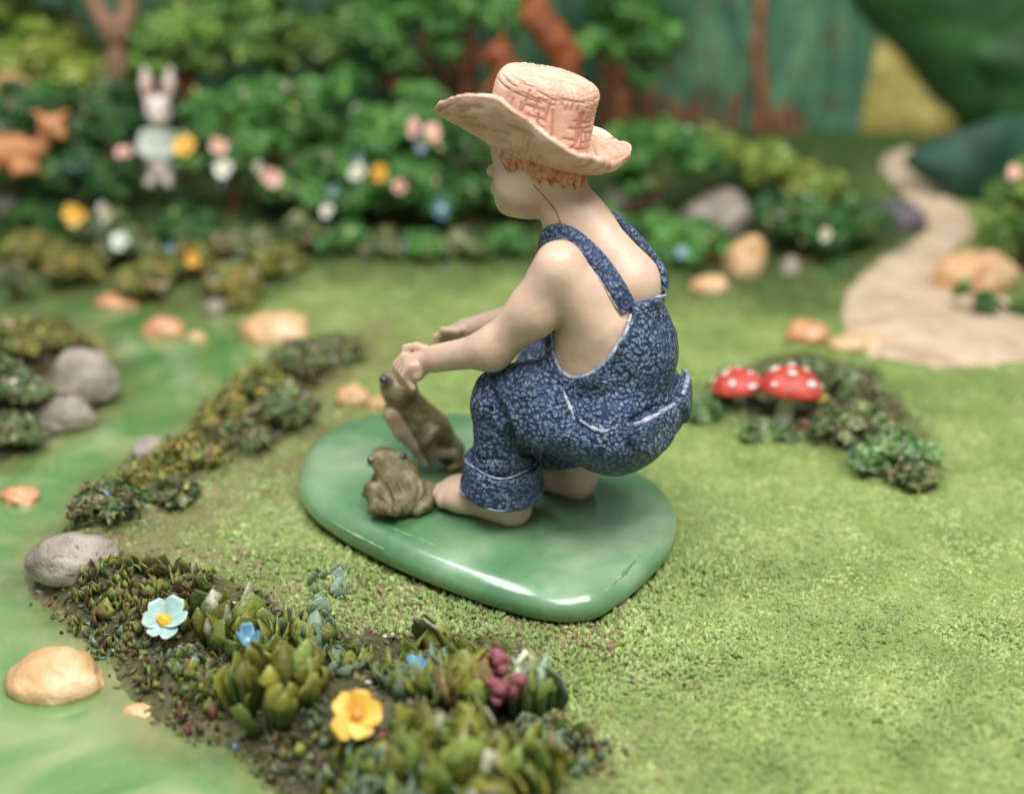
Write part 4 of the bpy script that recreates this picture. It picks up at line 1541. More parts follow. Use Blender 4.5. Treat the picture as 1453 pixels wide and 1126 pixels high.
YD = 9.0                                            # fawn
pd_ = Q(30, 248, YD)
fawn = empty('fawn', pd_)
tag(fawn, 'tan fawn lying down at the foot of the trees, head raised', 'fawn')
ud = cm(1, pd_)
def fawn_f(P):
    f = rcone(P, Q(-50, 222, YD), Q(22, 216, YD), 30 * ud, 24 * ud)
    f = smin(f, chain(P, [(Q(22, 212, YD), 20 * ud), (Q(52, 216, YD), 12 * ud), (Q(68, 192, YD), 11 * ud)], .05), 0.08)
    f = smin(f, ell(P, Q(74, 180, YD), (19 * ud, 18 * ud, 17 * ud)), 0.06)
    f = smin(f, rcone(P, Q(78, 184, YD - .05), Q(88, 192, YD - .2), 11 * ud, 7 * ud), 0.05)
    for a, b in (((60, 168), (48, 158)), ((86, 166), (97, 158))):
        f = smin(f, rcone(P, Q(*a, YD), Q(*b, YD), 6 * ud, 3 * ud), 0.03)
    f = smin(f, chain(P, [(Q(20, 232, YD - .2), 9 * ud), (Q(48, 238, YD - .3), 7 * ud), (Q(20, 244, YD - .35), 6 * ud)], .03), 0.04)
    f = smin(f, chain(P, [(Q(-40, 232, YD - .25), 14 * ud), (Q(-15, 240, YD - .4), 8 * ud), (Q(-40, 246, YD - .45), 7 * ud)], .03), 0.04)
    return f
animal_part('body', fawn_f, Q(20, 210, YD) - v3(1.6, .9, .9), Q(20, 210, YD) + v3(1.6, .7, .9), 0.035, M['fur_tan'], fawn)
for ex in (68, 82):
    obj('eye', stone_mesh(4, 2.6 * ud, 2.6 * ud, 3 * ud, 0.9, 0.02, 2), M['eye'], fawn, Vector(Q(ex, 178, YD - .24)) - fawn.location)

YS = 10.2                                           # squirrel
ps_ = Q(750, 190, YS)
sq = empty('squirrel', ps_)
tag(sq, 'red squirrel with raised bushy tail at the forest edge behind the straw hat', 'squirrel')
us = cm(1, ps_)
def sq_body(P):
    f = rcone(P, Q(748, 160, YS), Q(722, 110, YS), 34 * us, 24 * us)
    f = smin(f, ell(P, Q(708, 78, YS), (20 * us, 17 * us, 18 * us)), 0.07)
    f = smin(f, rcone(P, Q(700, 82, YS), Q(688, 86, YS), 11 * us, 7 * us), 0.05)
    for dy in (-.1, .12):
        f = smin(f, rcone(P, Q(712, 62, YS + dy), Q(714, 46, YS + dy), 6 * us, 3 * us), 0.03)
        f = smin(f, chain(P, [(Q(708, 118, YS + dy), 8 * us), (Q(690, 128, YS + dy), 7 * us)], .02), 0.04)
        f = smin(f, chain(P, [(Q(752, 170, YS + dy * 2), 20 * us), (Q(728, 184, YS + dy * 2), 9 * us), (Q(708, 188, YS + dy * 2), 7 * us)], .02), 0.06)
    return f
animal_part('body', sq_body, Q(725, 120, YS) - v3(1, .9, 1.3), Q(725, 120, YS) + v3(1, .8, 1.2), 0.035, M['fur_orange'], sq)
def sq_tail(P):
    return chain(P, [(Q(772, 160, YS + .1), 14 * us), (Q(800, 120, YS + .1), 19 * us), (Q(806, 82, YS + .1), 20 * us), (Q(782, 50, YS + .1), 22 * us), (Q(760, 22, YS + .1), 20 * us), (Q(762, -2, YS + .1), 15 * us), (Q(780, -16, YS + .1), 7 * us)], .06) + 0.03 * fbm(P * 5, 2)
animal_part('tail', sq_tail, Q(785, 70, YS) - v3(.8, .5, 1.5), Q(785, 70, YS) + v3(.8, .7, 1.5), 0.035, M['fur_orange'], sq)
obj('eye', stone_mesh(5, 3 * us, 3 * us, 3 * us, 0.9, 0.02, 2), M['eye'], sq, Vector(Q(703, 75, YS - .22)) - sq.location)

# ================================================================== PLANTS
def leaf_cloud(centres, radii, n, size, pal, seed, squash=0.9, fill=0.3, up=0.3, fleck=0.03):
    """many small cupped leaves through a crown made of clumps, each broken up into tufts"""
    R = np.random.default_rng(seed)
    cs, rs_, tone = [], [], []
    for c_, r_ in zip(centres, radii):
        m = 11
        for j in range(m):
            d = R.normal(size=3); d[2] = abs(d[2]) * 0.9 - 0.25; d /= np.linalg.norm(d)
            cs.append(np.asarray(c_) + d * r_ * R.uniform(0.45, 0.8) * np.array((1, 1, squash)))
            rs_.append(r_ * R.uniform(0.26, 0.46)); tone.append(R.uniform(0.7, 1.5))
    centres = np.array(cs); radii = np.array(rs_); tone = np.array(tone)
    w = radii ** 2; w = w / w.sum()
    which = R.choice(len(radii), n, p=w)
    d = R.normal(size=(n, 3)); d /= np.linalg.norm(d, axis=1)[:, None]
    rr = radii[which] * np.where(R.random(n) < fill, R.uniform(0.4, 0.9, n), R.uniform(0.85, 1.15, n))
    lump = 1 + 0.3 * fbm(d * 2.2 + which[:, None] * 5.1, 2)
    pos = centres[which] + d * (rr * lump)[:, None] * np.array((1, 1, squash))
    nrm = d + R.normal(size=(n, 3)) * 0.55 + np.array((0, 0, up)); nrm /= np.linalg.norm(nrm, axis=1)[:, None]
    t = np.cross(nrm, R.normal(size=(n, 3))); t /= np.linalg.norm(t, axis=1)[:, None]
    b = np.cross(nrm, t)
    sz = size * 1.15 * R.uniform(0.5, 1.4, n)[:, None]
    L, W = t * sz, b * sz * 0.52
    V = np.stack([pos - L, pos - W - nrm * sz * 0.12, pos + L, pos + W - nrm * sz * 0.12, pos + nrm * sz * 0.18], 1).reshape(-1, 3)
    k0 = np.arange(n)[:, None] * 5
    F = np.concatenate([k0 + np.array(q_) for q_ in ((0, 1, 4), (1, 2, 4), (2, 3, 4), (3, 0, 4))])
    pal = np.array([srgb(*c_)[:3] for c_ in pal])
    ci = pal[R.integers(0, len(pal), n)] * R.uniform(0.75, 1.25, n)[:, None]
    clump = pal[R.integers(0, len(pal), len(radii))]
    ci = (ci * 0.45 + clump[which] * 0.55) * tone[which][:, None]
    fl = np.array([srgb(*c_)[:3] for c_ in ((206, 204, 188), (176, 140, 146), (196, 180, 90), (110, 140, 158), (200, 160, 150), (130, 96, 104))])
    isf = R.random(n) < fleck
    ci = np.where(isf[:, None], fl[R.integers(0, len(fl), n)], ci)
    return V, F, np.repeat(ci, 5, 0)


PAL = {
    'bright': [(106, 140, 58), (86, 126, 50), (126, 150, 74), (70, 106, 44)],
    'yellow': [(140, 152, 60), (116, 142, 54), (96, 128, 46), (152, 156, 76)],
    'mid': [(66, 116, 50), (84, 134, 58), (54, 98, 42), (104, 148, 72)],
    'dark': [(50, 92, 44), (64, 108, 52), (40, 76, 38), (84, 124, 64)],
    'fresh': [(72, 110, 54), (94, 132, 68), (122, 150, 92), (60, 92, 48), (164, 176, 140)],
    'olive': [(118, 124, 54), (96, 104, 44), (142, 142, 70), (76, 90, 40), (154, 130, 66)],
    'deep': [(62, 86, 48), (82, 104, 58), (48, 70, 42), (112, 126, 78), (140, 146, 104), (120, 100, 74)],
}


PAL = {k_: [tuple(min(255, int(c_ * (0.99 if k_ != 'deep' else 1.02))) for c_ in q_) for q_ in v] for k_, v in PAL.items()}


def bush(name, label, cat, lumps, base_px, Y, pal, seed, n=2600, size=0.085, stem='trunk', group=None, squash=0.85):
    """lumps: (px, py, r px, dy)"""
    C = [Q(a, b, Y + d) for a, b, r, d in lumps]
    Rr = [cm(r, c_) for (a, b, r, d), c_ in zip(lumps, C)]
    p0 = Q(base_px[0], base_px[1], Y)
    zg = tz(p0[0], Y)
    root = empty(name, (p0[0], Y, zg))
    tag(root, label, cat, group)
    V, F, cc = leaf_cloud(C, Rr, int(n * 1.7), size, PAL[pal], seed, squash, fleck=0.004 if cat == 'tree' else 0.03)
    fo = obj('foliage' if cat != 'tree' else 'crown', local(mesh_arrays('foliage', V, F, False, cc), root.location), M['leafcol'], root)
    # woody stem with limbs into each clump
    top = np.mean(C, axis=0)
    fork = np.array((p0[0], Y, zg)) * 0.45 + top * 0.55
    r0 = 0.14 if cat == 'tree' else 0.06
    tr = obj('trunk' if cat == 'tree' else 'stem', local(tube('trunk', spline([(p0[0], Y, zg - 0.1), (p0[0] * .7 + fork[0] * .3 + .04, Y, zg * .6 + fork[2] * .4), fork], 8), list(np.linspace(r0 * 1.3, r0 * 0.75, 8)), 10), root.location), M[stem], root)
    for c_ in C:
        obj('limb', local(tube('limb', spline([fork, fork * .5 + c_ * .5 + v3(0, 0, .08), c_], 6), list(np.linspace(r0 * .6, r0 * .25, 6)), 7), root.location), M[stem], tr)
    return root


T_ = 'trees at the back of the garden'
bush('tree', 'bushy tree with yellow-green top and pale forked trunk', 'tree', [(50, 95, 62, 0), (120, 110, 60, -.2), (20, 40, 60, .3), (100, 60, 40, .3), (185, 125, 40, -.1), (90, -40, 90, .3)], (155, 250), 11.2, 'yellow', 1, 5200, 0.10, 'trunk_pale', T_)
t1 = [o for o in scene.collection.objects if o.name == 'tree'][0]
for pts in (((168, 130), (166, 80), (164, 44)), ((166, 60), (142, 20), (118, -30)), ((165, 55), (180, 20), (186, -30))):
    w3 = [Q(x, y, 10.7) for x, y in pts]
    obj('limb', local(tube('limb', spline(w3, 8), list(np.linspace(cm(16, w3[0]), cm(12, w3[0]), 8)), 10), t1.location), M['trunk_pale'], t1)
bush('tree', 'bright green tree leaning over the rabbit', 'tree', [(245, 55, 58, 0), (300, 30, 60, .2), (215, 95, 38, -.2), (285, 95, 40, -.1), (250, -50, 80, .2)], (270, 250), 11.0, 'bright', 2, 4600, 0.10, 'trunk', T_)
bush('tree', 'light green round-topped tree behind the flower hedge', 'tree', [(390, 30, 66, 0), (440, 70, 48, -.1), (350, 70, 44, -.2), (400, -60, 80, .1)], (395, 250), 11.3, 'bright', 3, 4200, 0.10, 'trunk', T_)
bush('tree', 'dark green tree with a brown trunk beside the light round-topped one', 'tree', [(520, 50, 62, 0), (575, 25, 60, .1), (490, 105, 40, -.1), (560, 95, 38, 0), (540, -60, 90, .1)], (600, 240), 11.8, 'mid', 4, 4600, 0.10, 'trunk', T_)
bush('tree', 'mid green tree standing just behind the squirrel', 'tree', [(660, 25, 52, 0), (710, 20, 46, .1), (630, 70, 30, 0), (680, -60, 80, .1)], (655, 230), 12.0, 'mid', 5, 3400, 0.10, 'trunk', T_)
bush('tree', 'green tree with brown trunk at the edge of the painted forest', 'tree', [(880, 25, 62, 0), (930, 60, 45, .1), (850, 70, 36, 0), (905, 110, 26, .1), (890, -60, 80, .1)], (872, 220), 12.2, 'mid', 6, 4000, 0.10, 'trunk', T_)
S_ = 'shrubs of the back hedge'
bush('shrub', 'dark shrub between the fawn and the rabbit', 'shrub', [(120, 215, 50, 0), (165, 180, 40, .2), (90, 250, 40, -.2), (165, 255, 40, -.2), (150, 150, 45, .4)], (130, 310), 9.4, 'dark', 7, 3200, 0.085, 'trunk', S_)
bush('shrub', 'dark shrub behind the back of the fawn', 'shrub', [(10, 170, 55, 0), (55, 150, 45, .1), (-20, 210, 50, 0), (60, 225, 40, .1)], (20, 280), 10.0, 'dark', 27, 2600, 0.085, 'trunk', S_)
bush('shrub', 'mid green shrub with yellow-green top beside the rabbit', 'shrub', [(320, 165, 55, 0), (375, 145, 50, .1), (300, 225, 50, -.2), (360, 215, 52, -.2)], (330, 320), 9.5, 'mid', 8, 3800, 0.085, 'trunk', S_)
bush('shrub', 'olive-topped shrub in the middle of the flower hedge', 'shrub', [(430, 190, 55, 0), (470, 240, 52, -.2), (420, 270, 52, -.3), (455, 145, 45, .2)], (440, 340), 9.4, 'mid', 9, 3800, 0.085, 'trunk', S_)
bush('shrub', 'dense shrub carrying the yellow and pink blossoms', 'shrub', [(540, 200, 58, 0), (575, 260, 52, -.2), (520, 275, 50, -.3), (600, 160, 48, .2)], (550, 345), 9.3, 'mid', 10, 3800, 0.085, 'trunk', S_)
bush('shrub', 'dark leafy shrub behind the face of the boy', 'shrub', [(650, 210, 55, 0), (690, 270, 50, -.1), (640, 280, 48, -.3), (700, 180, 48, .3), (740, 280, 45, 0)], (660, 345), 9.2, 'dark', 11, 3800, 0.085, 'trunk', S_)
bush('shrub', 'low shrub behind the shoulder of the boy', 'shrub', [(890, 215, 48, 0), (945, 205, 42, .1), (870, 320, 36, -.3), (940, 330, 36, -.3), (985, 225, 40, .1), (900, 260, 30, .1)], (920, 360), 9.2, 'mid', 12, 3400, 0.085, 'trunk', S_)
bush('shrub', 'yellow-green shrub above the large grey boulder', 'shrub', [(1040, 225, 45, .2), (1095, 240, 45, .1), (1150, 265, 45, 0), (1010, 215, 35, .3)], (1080, 330), 9.8, 'yellow', 13, 3200, 0.085, 'trunk', S_)
bush('shrub', 'dark green shrub between the boulder and the path', 'shrub', [(1130, 320, 48, 0), (1180, 340, 48, -.1), (1100, 300, 35, .2), (1220, 310, 40, .2), (1165, 395, 38, -.5), (1110, 410, 30, -.5)], (1150, 410), 8.2, 'dark', 14, 4200, 0.08, 'trunk', S_)
bush('shrub', 'low bushy shrub around the upright pink rock', 'shrub', [(960, 365, 40, 0), (985, 340, 36, .2), (1015, 345, 26, .3), (1090, 405, 28, -.2)], (990, 410), 7.9, 'mid', 15, 2600, 0.08, 'trunk', S_)
bush('shrub', 'rounded pale green bush on the far side of the sandy path', 'shrub', [(1440, 285, 45, 0), (1475, 320, 50, -.1), (1420, 330, 30, -.2), (1480, 260, 45, .1)], (1450, 370), 7.8, 'bright', 16, 3200, 0.08, 'trunk')
bush('shrub', 'low leafy edging below the cream rock by the path', 'shrub', [(1400, 432, 18, 0), (1450, 438, 22, 0), (1366, 412, 12, .1), (1490, 446, 28, 0)], (1430, 445), 5.9, 'dark', 17, 1800, 0.06, 'trunk')
# low ground cover on the far bank of the stream
G_ = 'low clumps on the far stream bank'
for i, (x, y, r, pal, lab) in enumerate([
        (40, 350, 40, 'olive', 'olive clump between the lilac stone and the stream'), (110, 375, 36, 'olive', 'olive clump behind the flat orange stone'), (60, 300, 40, 'dark', 'dark clump beside the yellow flower below the fawn'),
        (180, 350, 38, 'deep', 'deep green clump holding the white lying flower'), (200, 395, 34, 'olive', 'olive clump at the water edge above the flat orange stone'), (265, 370, 36, 'olive', 'yellowish clump around the orange flower'),
        (265, 320, 40, 'dark', 'dark clump at the hedge foot behind the orange flower'), (330, 395, 34, 'olive', 'olive clump above the small grey stone on the bank'), (345, 345, 38, 'deep', 'deep green clump at the hedge foot by the lawn'),
        (395, 370, 32, 'olive', 'last olive clump where bank turns to lawn'), (430, 330, 34, 'deep', 'deep green clump under the faded white flower'), (20, 390, 24, 'deep', 'small deep green clump across the water from the island'),
        (345, 425, 18, 'olive', 'little olive clump beside the broad tan rock'), (140, 320, 36, 'deep', 'deep green clump around the big cream flower')]):
    p = G(x, y + r * 0.6)
    bush('ground_cover', lab, 'plant', [(x, y, r, 0), (x - r * .6, y + r * .25, r * .6, -.1), (x + r * .6, y + r * .25, r * .6, -.1)], (x, y + r * .6), p[1], pal, 40 + i, 800, 0.075, 'trunk', G_, 0.7)
for i, (x, y, r, pal, lab) in enumerate([(490, 338, 30, 'mid', 'low green edging under the teal flower'), (548, 345, 28, 'deep', 'low edging under the orange-yellow flower'), (602, 346, 28, 'mid', 'low green edging before the blue flower'),
                                         (660, 345, 30, 'deep', 'low edging below the face of the boy'), (715, 342, 30, 'mid', 'low green edging hidden partly by the shoulder'), (885, 365, 26, 'deep', 'low edging behind the far strap')]):
    p = G(x, y + r * 0.6)
    bush('ground_cover', lab, 'plant', [(x, y, r, 0), (x - r * .8, y + r * .25, r * .6, -.1), (x + r * .8, y + r * .25, r * .6, -.1)], (x, y + r * .6), p[1], pal, 140 + i, 700, 0.075, 'trunk', 'low edging along the back hedge', 0.7)
# the mossy island
for i, (x, y, r, lab) in enumerate([(10, 480, 42, 'olive moss clump on top of the island'), (70, 475, 32, 'yellowish moss clump behind the island boulder'), (20, 545, 42, 'dark moss clump beside the island boulder'), (15, 610, 36, 'dark fern clump at the island shore'), (-40, 530, 60, 'wide moss clump at the outer end of the island')]):
    p = G(x, y + r * .5)
    bush('moss_clump', lab, 'moss', [(x, y, r, 0), (x - r * .6, y + r * .2, r * .6, -.1), (x + r * .6, y + r * .2, r * .6, -.1)], (x, y + r * .5), p[1], 'olive' if i < 2 else 'deep', 60 + i, 1100, 0.07, 'trunk', None, 0.6)
# clumps round the toadstools
for i, (x, y, r, pal, lab) in enumerate([(1150, 525, 32, 'deep', 'grey-green clump behind the wider toadstool'), (1190, 552, 42, 'deep', 'leafy clump beside the wider toadstool'), (1010, 578, 26, 'fresh', 'green tuft beside the smaller toadstool'),
                                         (1082, 610, 22, 'fresh', 'dark tuft at the foot of both toadstools'), (1215, 598, 44, 'deep', 'speckled clump below the toadstool bed'), (1270, 640, 46, 'fresh', 'trailing green clump at the lawn end of the toadstool bed'),
                                         (1300, 670, 26, 'deep', 'outermost small clump of the toadstool bed'), (1150, 608, 36, 'deep', 'dark tuft between toadstools and trailing clump')]):
    p = G(x, y + r * .5)
    bush('tuft', lab, 'plant', [(x, y, r * .7, 0), (x - r * .8, y + r * .2, r * .55, -.05), (x + r * .8, y + r * .15, r * .55, -.05), (x + r * .1, y - r * .4, r * .5, .1), (x + r * .3, y + r * .5, r * .5, -.1), (x - r * .4, y + r * .5, r * .45, -.1)], (x, y + r * .5), p[1], pal, 80 + i, 620, 0.07, 'trunk', None, 0.65)
# the bank between stream and lawn
for i, (x, y, r, pal, lab) in enumerate([(470, 495, 32, 'deep', 'dark low clump at the top of the stream bank'), (420, 505, 32, 'deep', 'clump beside the broad tan rock'), (370, 540, 36, 'olive', 'olive clump with orange tips on the stream bank'), (400, 575, 34, 'deep', 'deep green clump above the lawn on the stream bank'),
                                         (320, 585, 36, 'olive', 'yellow-green clump at the middle of the stream bank'), (340, 615, 32, 'deep', 'dark clump at the foot of the bank'), (260, 640, 36, 'olive', 'bright olive clump hanging over the water'), (205, 675, 36, 'olive', 'leafy clump at the low end of the bank'),
                                         (150, 705, 34, 'deep', 'dark glossy clump above the grey stone'), (125, 720, 22, 'deep', 'small dark clump touching the grey stone'), (240, 695, 26, 'deep', 'low clump between bank and lawn')]):
    p = G(x, y + r * .5)
    bush('bank_plant', lab, 'plant', [(x, y, r * .75, 0), (x - r * .7, y + r * .25, r * .6, -.05), (x + r * .8, y + r * .1, r * .6, -.05), (x + r * .2, y - r * .35, r * .5, .1), (x - r * .4, y - r * .1, r * .55, .1), (x + r * .3, y + r * .5, r * .5, -.15)], (x, y + r * .5), p[1], pal, 100 + i, 900, 0.075, 'trunk', None, 0.6)


# ---- flowers
def petal_mesh(name, L, W, cup, seg=7):
    V, F = [], []
    for side in (1, -1):
        for i in range(seg + 1):
            u = i / seg
            w = W * (math.sin(math.pi * min(u * 0.62 + 0.16, 1)) ** 0.8) * (1 if u < 0.95 else 0.8)
            for j in range(-2, 3):
                v = j / 2
                V.append((u * L, v * w, cup * (u * u) * L + 0.25 * w * v * v + side * 0.16 * W * (1 - v * v) * math.sin(math.pi * (0.1 + 0.8 * u))))
    n1 = (seg + 1) * 5
    for s_ in (0, 1):
        for i in range(seg):
            for j in range(4):
                a = s_ * n1 + i * 5 + j
                q_ = (a, a + 5, a + 6, a + 1)
                F.append(q_ if s_ == 0 else q_[::-1])
    for i in range(seg):
        for j in (0, 4):
            a = i * 5 + j; F.append((a, a + n1, a + n1 + 5, a + 5) if j == 0 else (a, a + 5, a + n1 + 5, a + n1))
    for j in range(4):
        for i in (0, seg):
            a = i * 5 + j; F.append((a, a + 1, a + n1 + 1, a + n1) if i == 0 else (a, a + n1, a + n1 + 1, a + 1))
    return mesh_arrays(name, V, np.array(F))


def flower(pos, r, face, npet, pm, cm_, label, seed, foot=None, group=None, cup=0.15):
    root = empty('flower', pos)
    root.rotation_euler = Vector(face).to_track_quat('Z', 'Y').to_euler()
    tag(root, label, 'flower', group)
    me = petal_mesh('petal', r, r * (0.50 if npet <= 5 else 0.42), cup)
    me.materials.append(M[pm])
    rr = random.Random(seed)
    for i in range(npet):
        a = 2 * math.pi * i / npet + rr.uniform(-.12, .12)
        obj('petal', me, None, root, (0.06 * r * math.cos(a), 0.06 * r * math.sin(a), rr.uniform(-.02, .03) * r), (rr.uniform(-.3, .3), rr.uniform(-.35, .2), a), rr.uniform(.78, 1.12))
    dn = root.rotation_euler.to_matrix().inverted()
    cme = stone_mesh(seed, r * .30, r * .30, r * .20, .6, .3, 3)
    obj('centre', cme, M[cm_], root, (0, 0, 0.14 * r))
    if foot is not None:
        d = dn @ (Vector(foot) - Vector(pos))
        obj('stem', tube('stem', spline([(0, 0, 0), tuple(d * .5 + Vector((0, 0, -.03))), tuple(d)], 8), r * .12, 6), M['leaf_green'], root)
    return root


def camdir(p, up=0.0):
    d = CAM - np.asarray(p); d = d / np.linalg.norm(d)
    return d + np.array((0, 0, up))


BLOOMS = [  # px, py, r px, Y, petals, centre, label
    (262, 207, 19, 8.7, 'petal_yellow', 'flower_centre_dark', 'golden yellow flower beside the rabbit'),
    (310, 208, 18, 8.8, 'petal_pink', 'flower_centre', 'pale pink flower just beyond the golden one'),
    (318, 241, 18, 8.7, 'petal_white', 'flower_centre', 'white flower below the pale pink one'),
    (385, 252, 18, 8.7, 'petal_pink', 'flower_centre_dark', 'lone pink flower on the hedge between white and yellow ones'),
    (366, 236, 11, 8.8, 'petal_white', 'flower_centre', 'small white flower touching the lone pink one'),
    (176, 217, 14, 8.7, 'petal_pink', 'flower_centre_dark', 'small pink flower on the fawn side of the rabbit'),
    (540, 247, 17, 8.6, 'petal_yellow', 'flower_centre_dark', 'orange-yellow flower in the middle of the hedge'),
    (568, 264, 15, 8.6, 'petal_pink', 'flower_centre_dark', 'pink flower touching the orange-yellow one'),
    (508, 244, 16, 8.6, 'petal_white', 'flower_centre', 'greenish white flower touching the orange-yellow one'),
    (508, 228, 11, 8.7, 'petal_blue', 'flower_centre', 'small blue flower above the greenish white one'),
    (590, 182, 17, 8.9, 'petal_pink', 'flower_centre_dark', 'large pink flower high in the hedge before the face'),
    (613, 188, 16, 8.8, 'petal_pink', 'flower_centre', 'second pink flower high in the hedge, nearer the hat brim'),
    (598, 210, 12, 8.8, 'petal_blue', 'flower_centre', 'blue flower under the two high pink ones'),
    (628, 296, 16, 8.4, 'petal_blue', 'petal_white', 'blue flower low in the hedge before the chin'),
    (472, 272, 12, 8.5, 'petal_blue', 'flower_centre', 'teal flower in the shade of the hedge'),
    (463, 300, 12, 8.4, 'petal_white', 'flower_centre', 'faded white flower at the foot of the hedge'),
    (152, 302, 20, 8.0, 'petal_white', 'flower_centre', 'big cream flower at the foot of the hedge below the rabbit'),
    (105, 305, 20, 8.1, 'petal_yellow', 'flower_centre', 'yellow flower beside the big cream one'),
    (172, 343, 18, 7.2, 'petal_white', 'petal_paleblue', 'white flower lying in the ground cover'),
    (272, 368, 15, 6.8, 'petal_yellow', 'flower_centre_dark', 'orange flower in the olive ground cover'),
    (242, 352, 9, 7.0, 'petal_blue', 'petal_white', 'tiny blue flower in the olive ground cover'),
    (410, 487, 14, 4.0, 'petal_pink', 'flower_centre_dark', 'pink flower beside the broad tan rock'),
    (968, 357, 12, 7.4, 'petal_blue', 'flower_centre', 'teal flower behind the back of the boy'),
    (1170, 332, 12, 7.5, 'petal_white', 'flower_centre', 'white flower on the dark shrub near the path'),
    (1150, 285, 12, 8.9, 'petal_white', 'flower_centre', 'cream flower on the yellow-green shrub'),
    (1440, 245, 14, 7.2, 'petal_pink', 'flower_centre', 'pink flower on the rounded bush across the path'),
]
for i, (x, y, r, Y, pm_, cc_, lab) in enumerate(BLOOMS):
    Y = Y - (0.35 if Y > 7.5 else 0.1)
    p = Q(x, y, Y)
    flower(p, cm(r * 0.78, p), camdir(p, 0.3) + RNG.normal(size=3) * 0.3, 5 + (i % 2), pm_, cc_, lab, i, p + v3(0, .45, -.25))

# ---- the flower bed in front: every leaf is modelled
def blade_mesh(name, w=0.22, thick=0.10, bend=0.25, seg=6, tipw=0.25, seed=0):
    """fleshy leaf, one unit tall, standing on its base"""
    V, F = [], []
    S = 8
    for i in range(seg + 1):
        u = i / seg
        ww = w * (0.55 + 0.75 * math.sin(math.pi * min(0.15 + u * 0.62, 1))) * (1 - (1 - tipw) * u ** 3)
        tt = thick * (1 - 0.5 * u)
        if i == seg: ww *= 0.45; tt *= 0.5
        for k_ in range(S):
            t = 2 * math.pi * k_ / S
            V.append((ww * math.cos(t), tt * math.sin(t) + bend * u * u + (0.35 * ww * math.cos(t) ** 2), u))
    for i in range(seg):
        for k_ in range(S):
            F.append((i * S + k_, i * S + (k_ + 1) % S, (i + 1) * S + (k_ + 1) % S, (i + 1) * S + k_))
    V.append((0, bend + 0.02, 1.03))
    T = [(seg * S + k_, seg * S + (k_ + 1) % S, len(V) - 1) for k_ in range(S)]
    V = np.array(V)
    V = V + np.stack([fbm(V * 3.1 + seed * 7.1 + 11 * q_, 2) for q_ in range(3)], -1) * np.array((0.10, 0.09, 0.05)) * (0.3 + V[:, 2:3])
    return mesh_arrays(name, V, [np.array(F), np.array(T)])


BLADES = {}


def blade(kind, mat, var=0):
    key = kind + mat + str(var)
    if key not in BLADES:
        prm = {'finger': (0.16, 0.12, 0.22, 6, 0.5), 'broad': (0.31, 0.10, 0.30, 6, 0.3), 'small': (0.34, 0.14, 0.35, 4, 0.4), 'sprig': (0.15, 0.08, 0.5, 5, 0.3)}[kind]
        me = blade_mesh('leaf', *prm, seed=var + 1); me.materials.append(M[mat]); BLADES[key] = me
    return BLADES[key]


def rosette(px, py, spread, n, h, kinds, mats, label, seed, name='plant', lean=0.5, cat='plant', squash=0.6, group=None):
    """leaves standing in a patch of ground: spread and h in pixels"""
    c0 = G(px, py)
    sp_ = cm(spread, c0); hh = cm(h, c0)
    root = empty(name, c0)
    tag(root, label, cat, group)
    rr = random.Random(seed)
    if 'broad' in kinds: kinds = kinds + ['sprig']; n = int(n * 1.2)
    elif kinds == ['small']: kinds = ['small', 'small', 'sprig']; n = min(int(n * 1.3), 240)
    for i in range(n):
        a = rr.uniform(0, 2 * math.pi); q_ = math.sqrt(rr.random())
        x, y = c0[0] + sp_ * q_ * math.cos(a), c0[1] + sp_ * q_ * math.sin(a) * squash * 1.6
        z = tz(x, y) - 0.02
        o = obj('leaf', blade(rr.choice(kinds), rr.choice(mats), rr.randrange(3)), None, root)
        o.location = Vector((x, y, z)) - Vector(c0)
        tilt = lean * (q_ * 0.9 + rr.uniform(-.25, .3))
        o.rotation_euler = (Matrix.Rotation(a - math.pi / 2, 3, 'Z') @ Matrix.Rotation(-tilt, 3, 'X') @ Matrix.Rotation(rr.uniform(-.9, .9) + math.pi, 3, 'Z')).to_euler()
        s_ = hh * 1.12 * rr.uniform(.7, 1.35) * (1 - 0.25 * q_)
        o.scale = (s_ * rr.uniform(.8, 1.2), s_ * rr.uniform(.8, 1.2), s_)
    return root


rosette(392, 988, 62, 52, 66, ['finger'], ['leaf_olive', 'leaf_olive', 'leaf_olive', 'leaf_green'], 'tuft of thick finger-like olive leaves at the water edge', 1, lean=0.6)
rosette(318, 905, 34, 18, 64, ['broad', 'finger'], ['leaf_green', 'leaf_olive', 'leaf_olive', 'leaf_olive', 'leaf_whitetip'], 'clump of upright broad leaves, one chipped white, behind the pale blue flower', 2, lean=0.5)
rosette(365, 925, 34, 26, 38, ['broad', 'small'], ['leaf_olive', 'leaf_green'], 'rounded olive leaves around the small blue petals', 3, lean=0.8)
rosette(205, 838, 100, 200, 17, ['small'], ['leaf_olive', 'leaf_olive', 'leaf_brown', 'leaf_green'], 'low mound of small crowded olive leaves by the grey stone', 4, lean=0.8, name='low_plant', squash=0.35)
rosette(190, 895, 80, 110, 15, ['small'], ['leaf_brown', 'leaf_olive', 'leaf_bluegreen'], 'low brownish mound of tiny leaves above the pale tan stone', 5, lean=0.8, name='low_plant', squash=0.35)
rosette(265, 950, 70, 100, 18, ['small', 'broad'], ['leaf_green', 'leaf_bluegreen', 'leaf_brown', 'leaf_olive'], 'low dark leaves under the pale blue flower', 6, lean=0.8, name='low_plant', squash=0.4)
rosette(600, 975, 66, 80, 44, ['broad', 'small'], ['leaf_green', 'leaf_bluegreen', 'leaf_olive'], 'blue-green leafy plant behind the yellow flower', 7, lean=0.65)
rosette(612, 930, 22, 7, 54, ['broad'], ['leaf_green', 'leaf_olive', 'leaf_whitetip'], 'few upright leaves with a pale edge facing the green base', 8, lean=0.35)
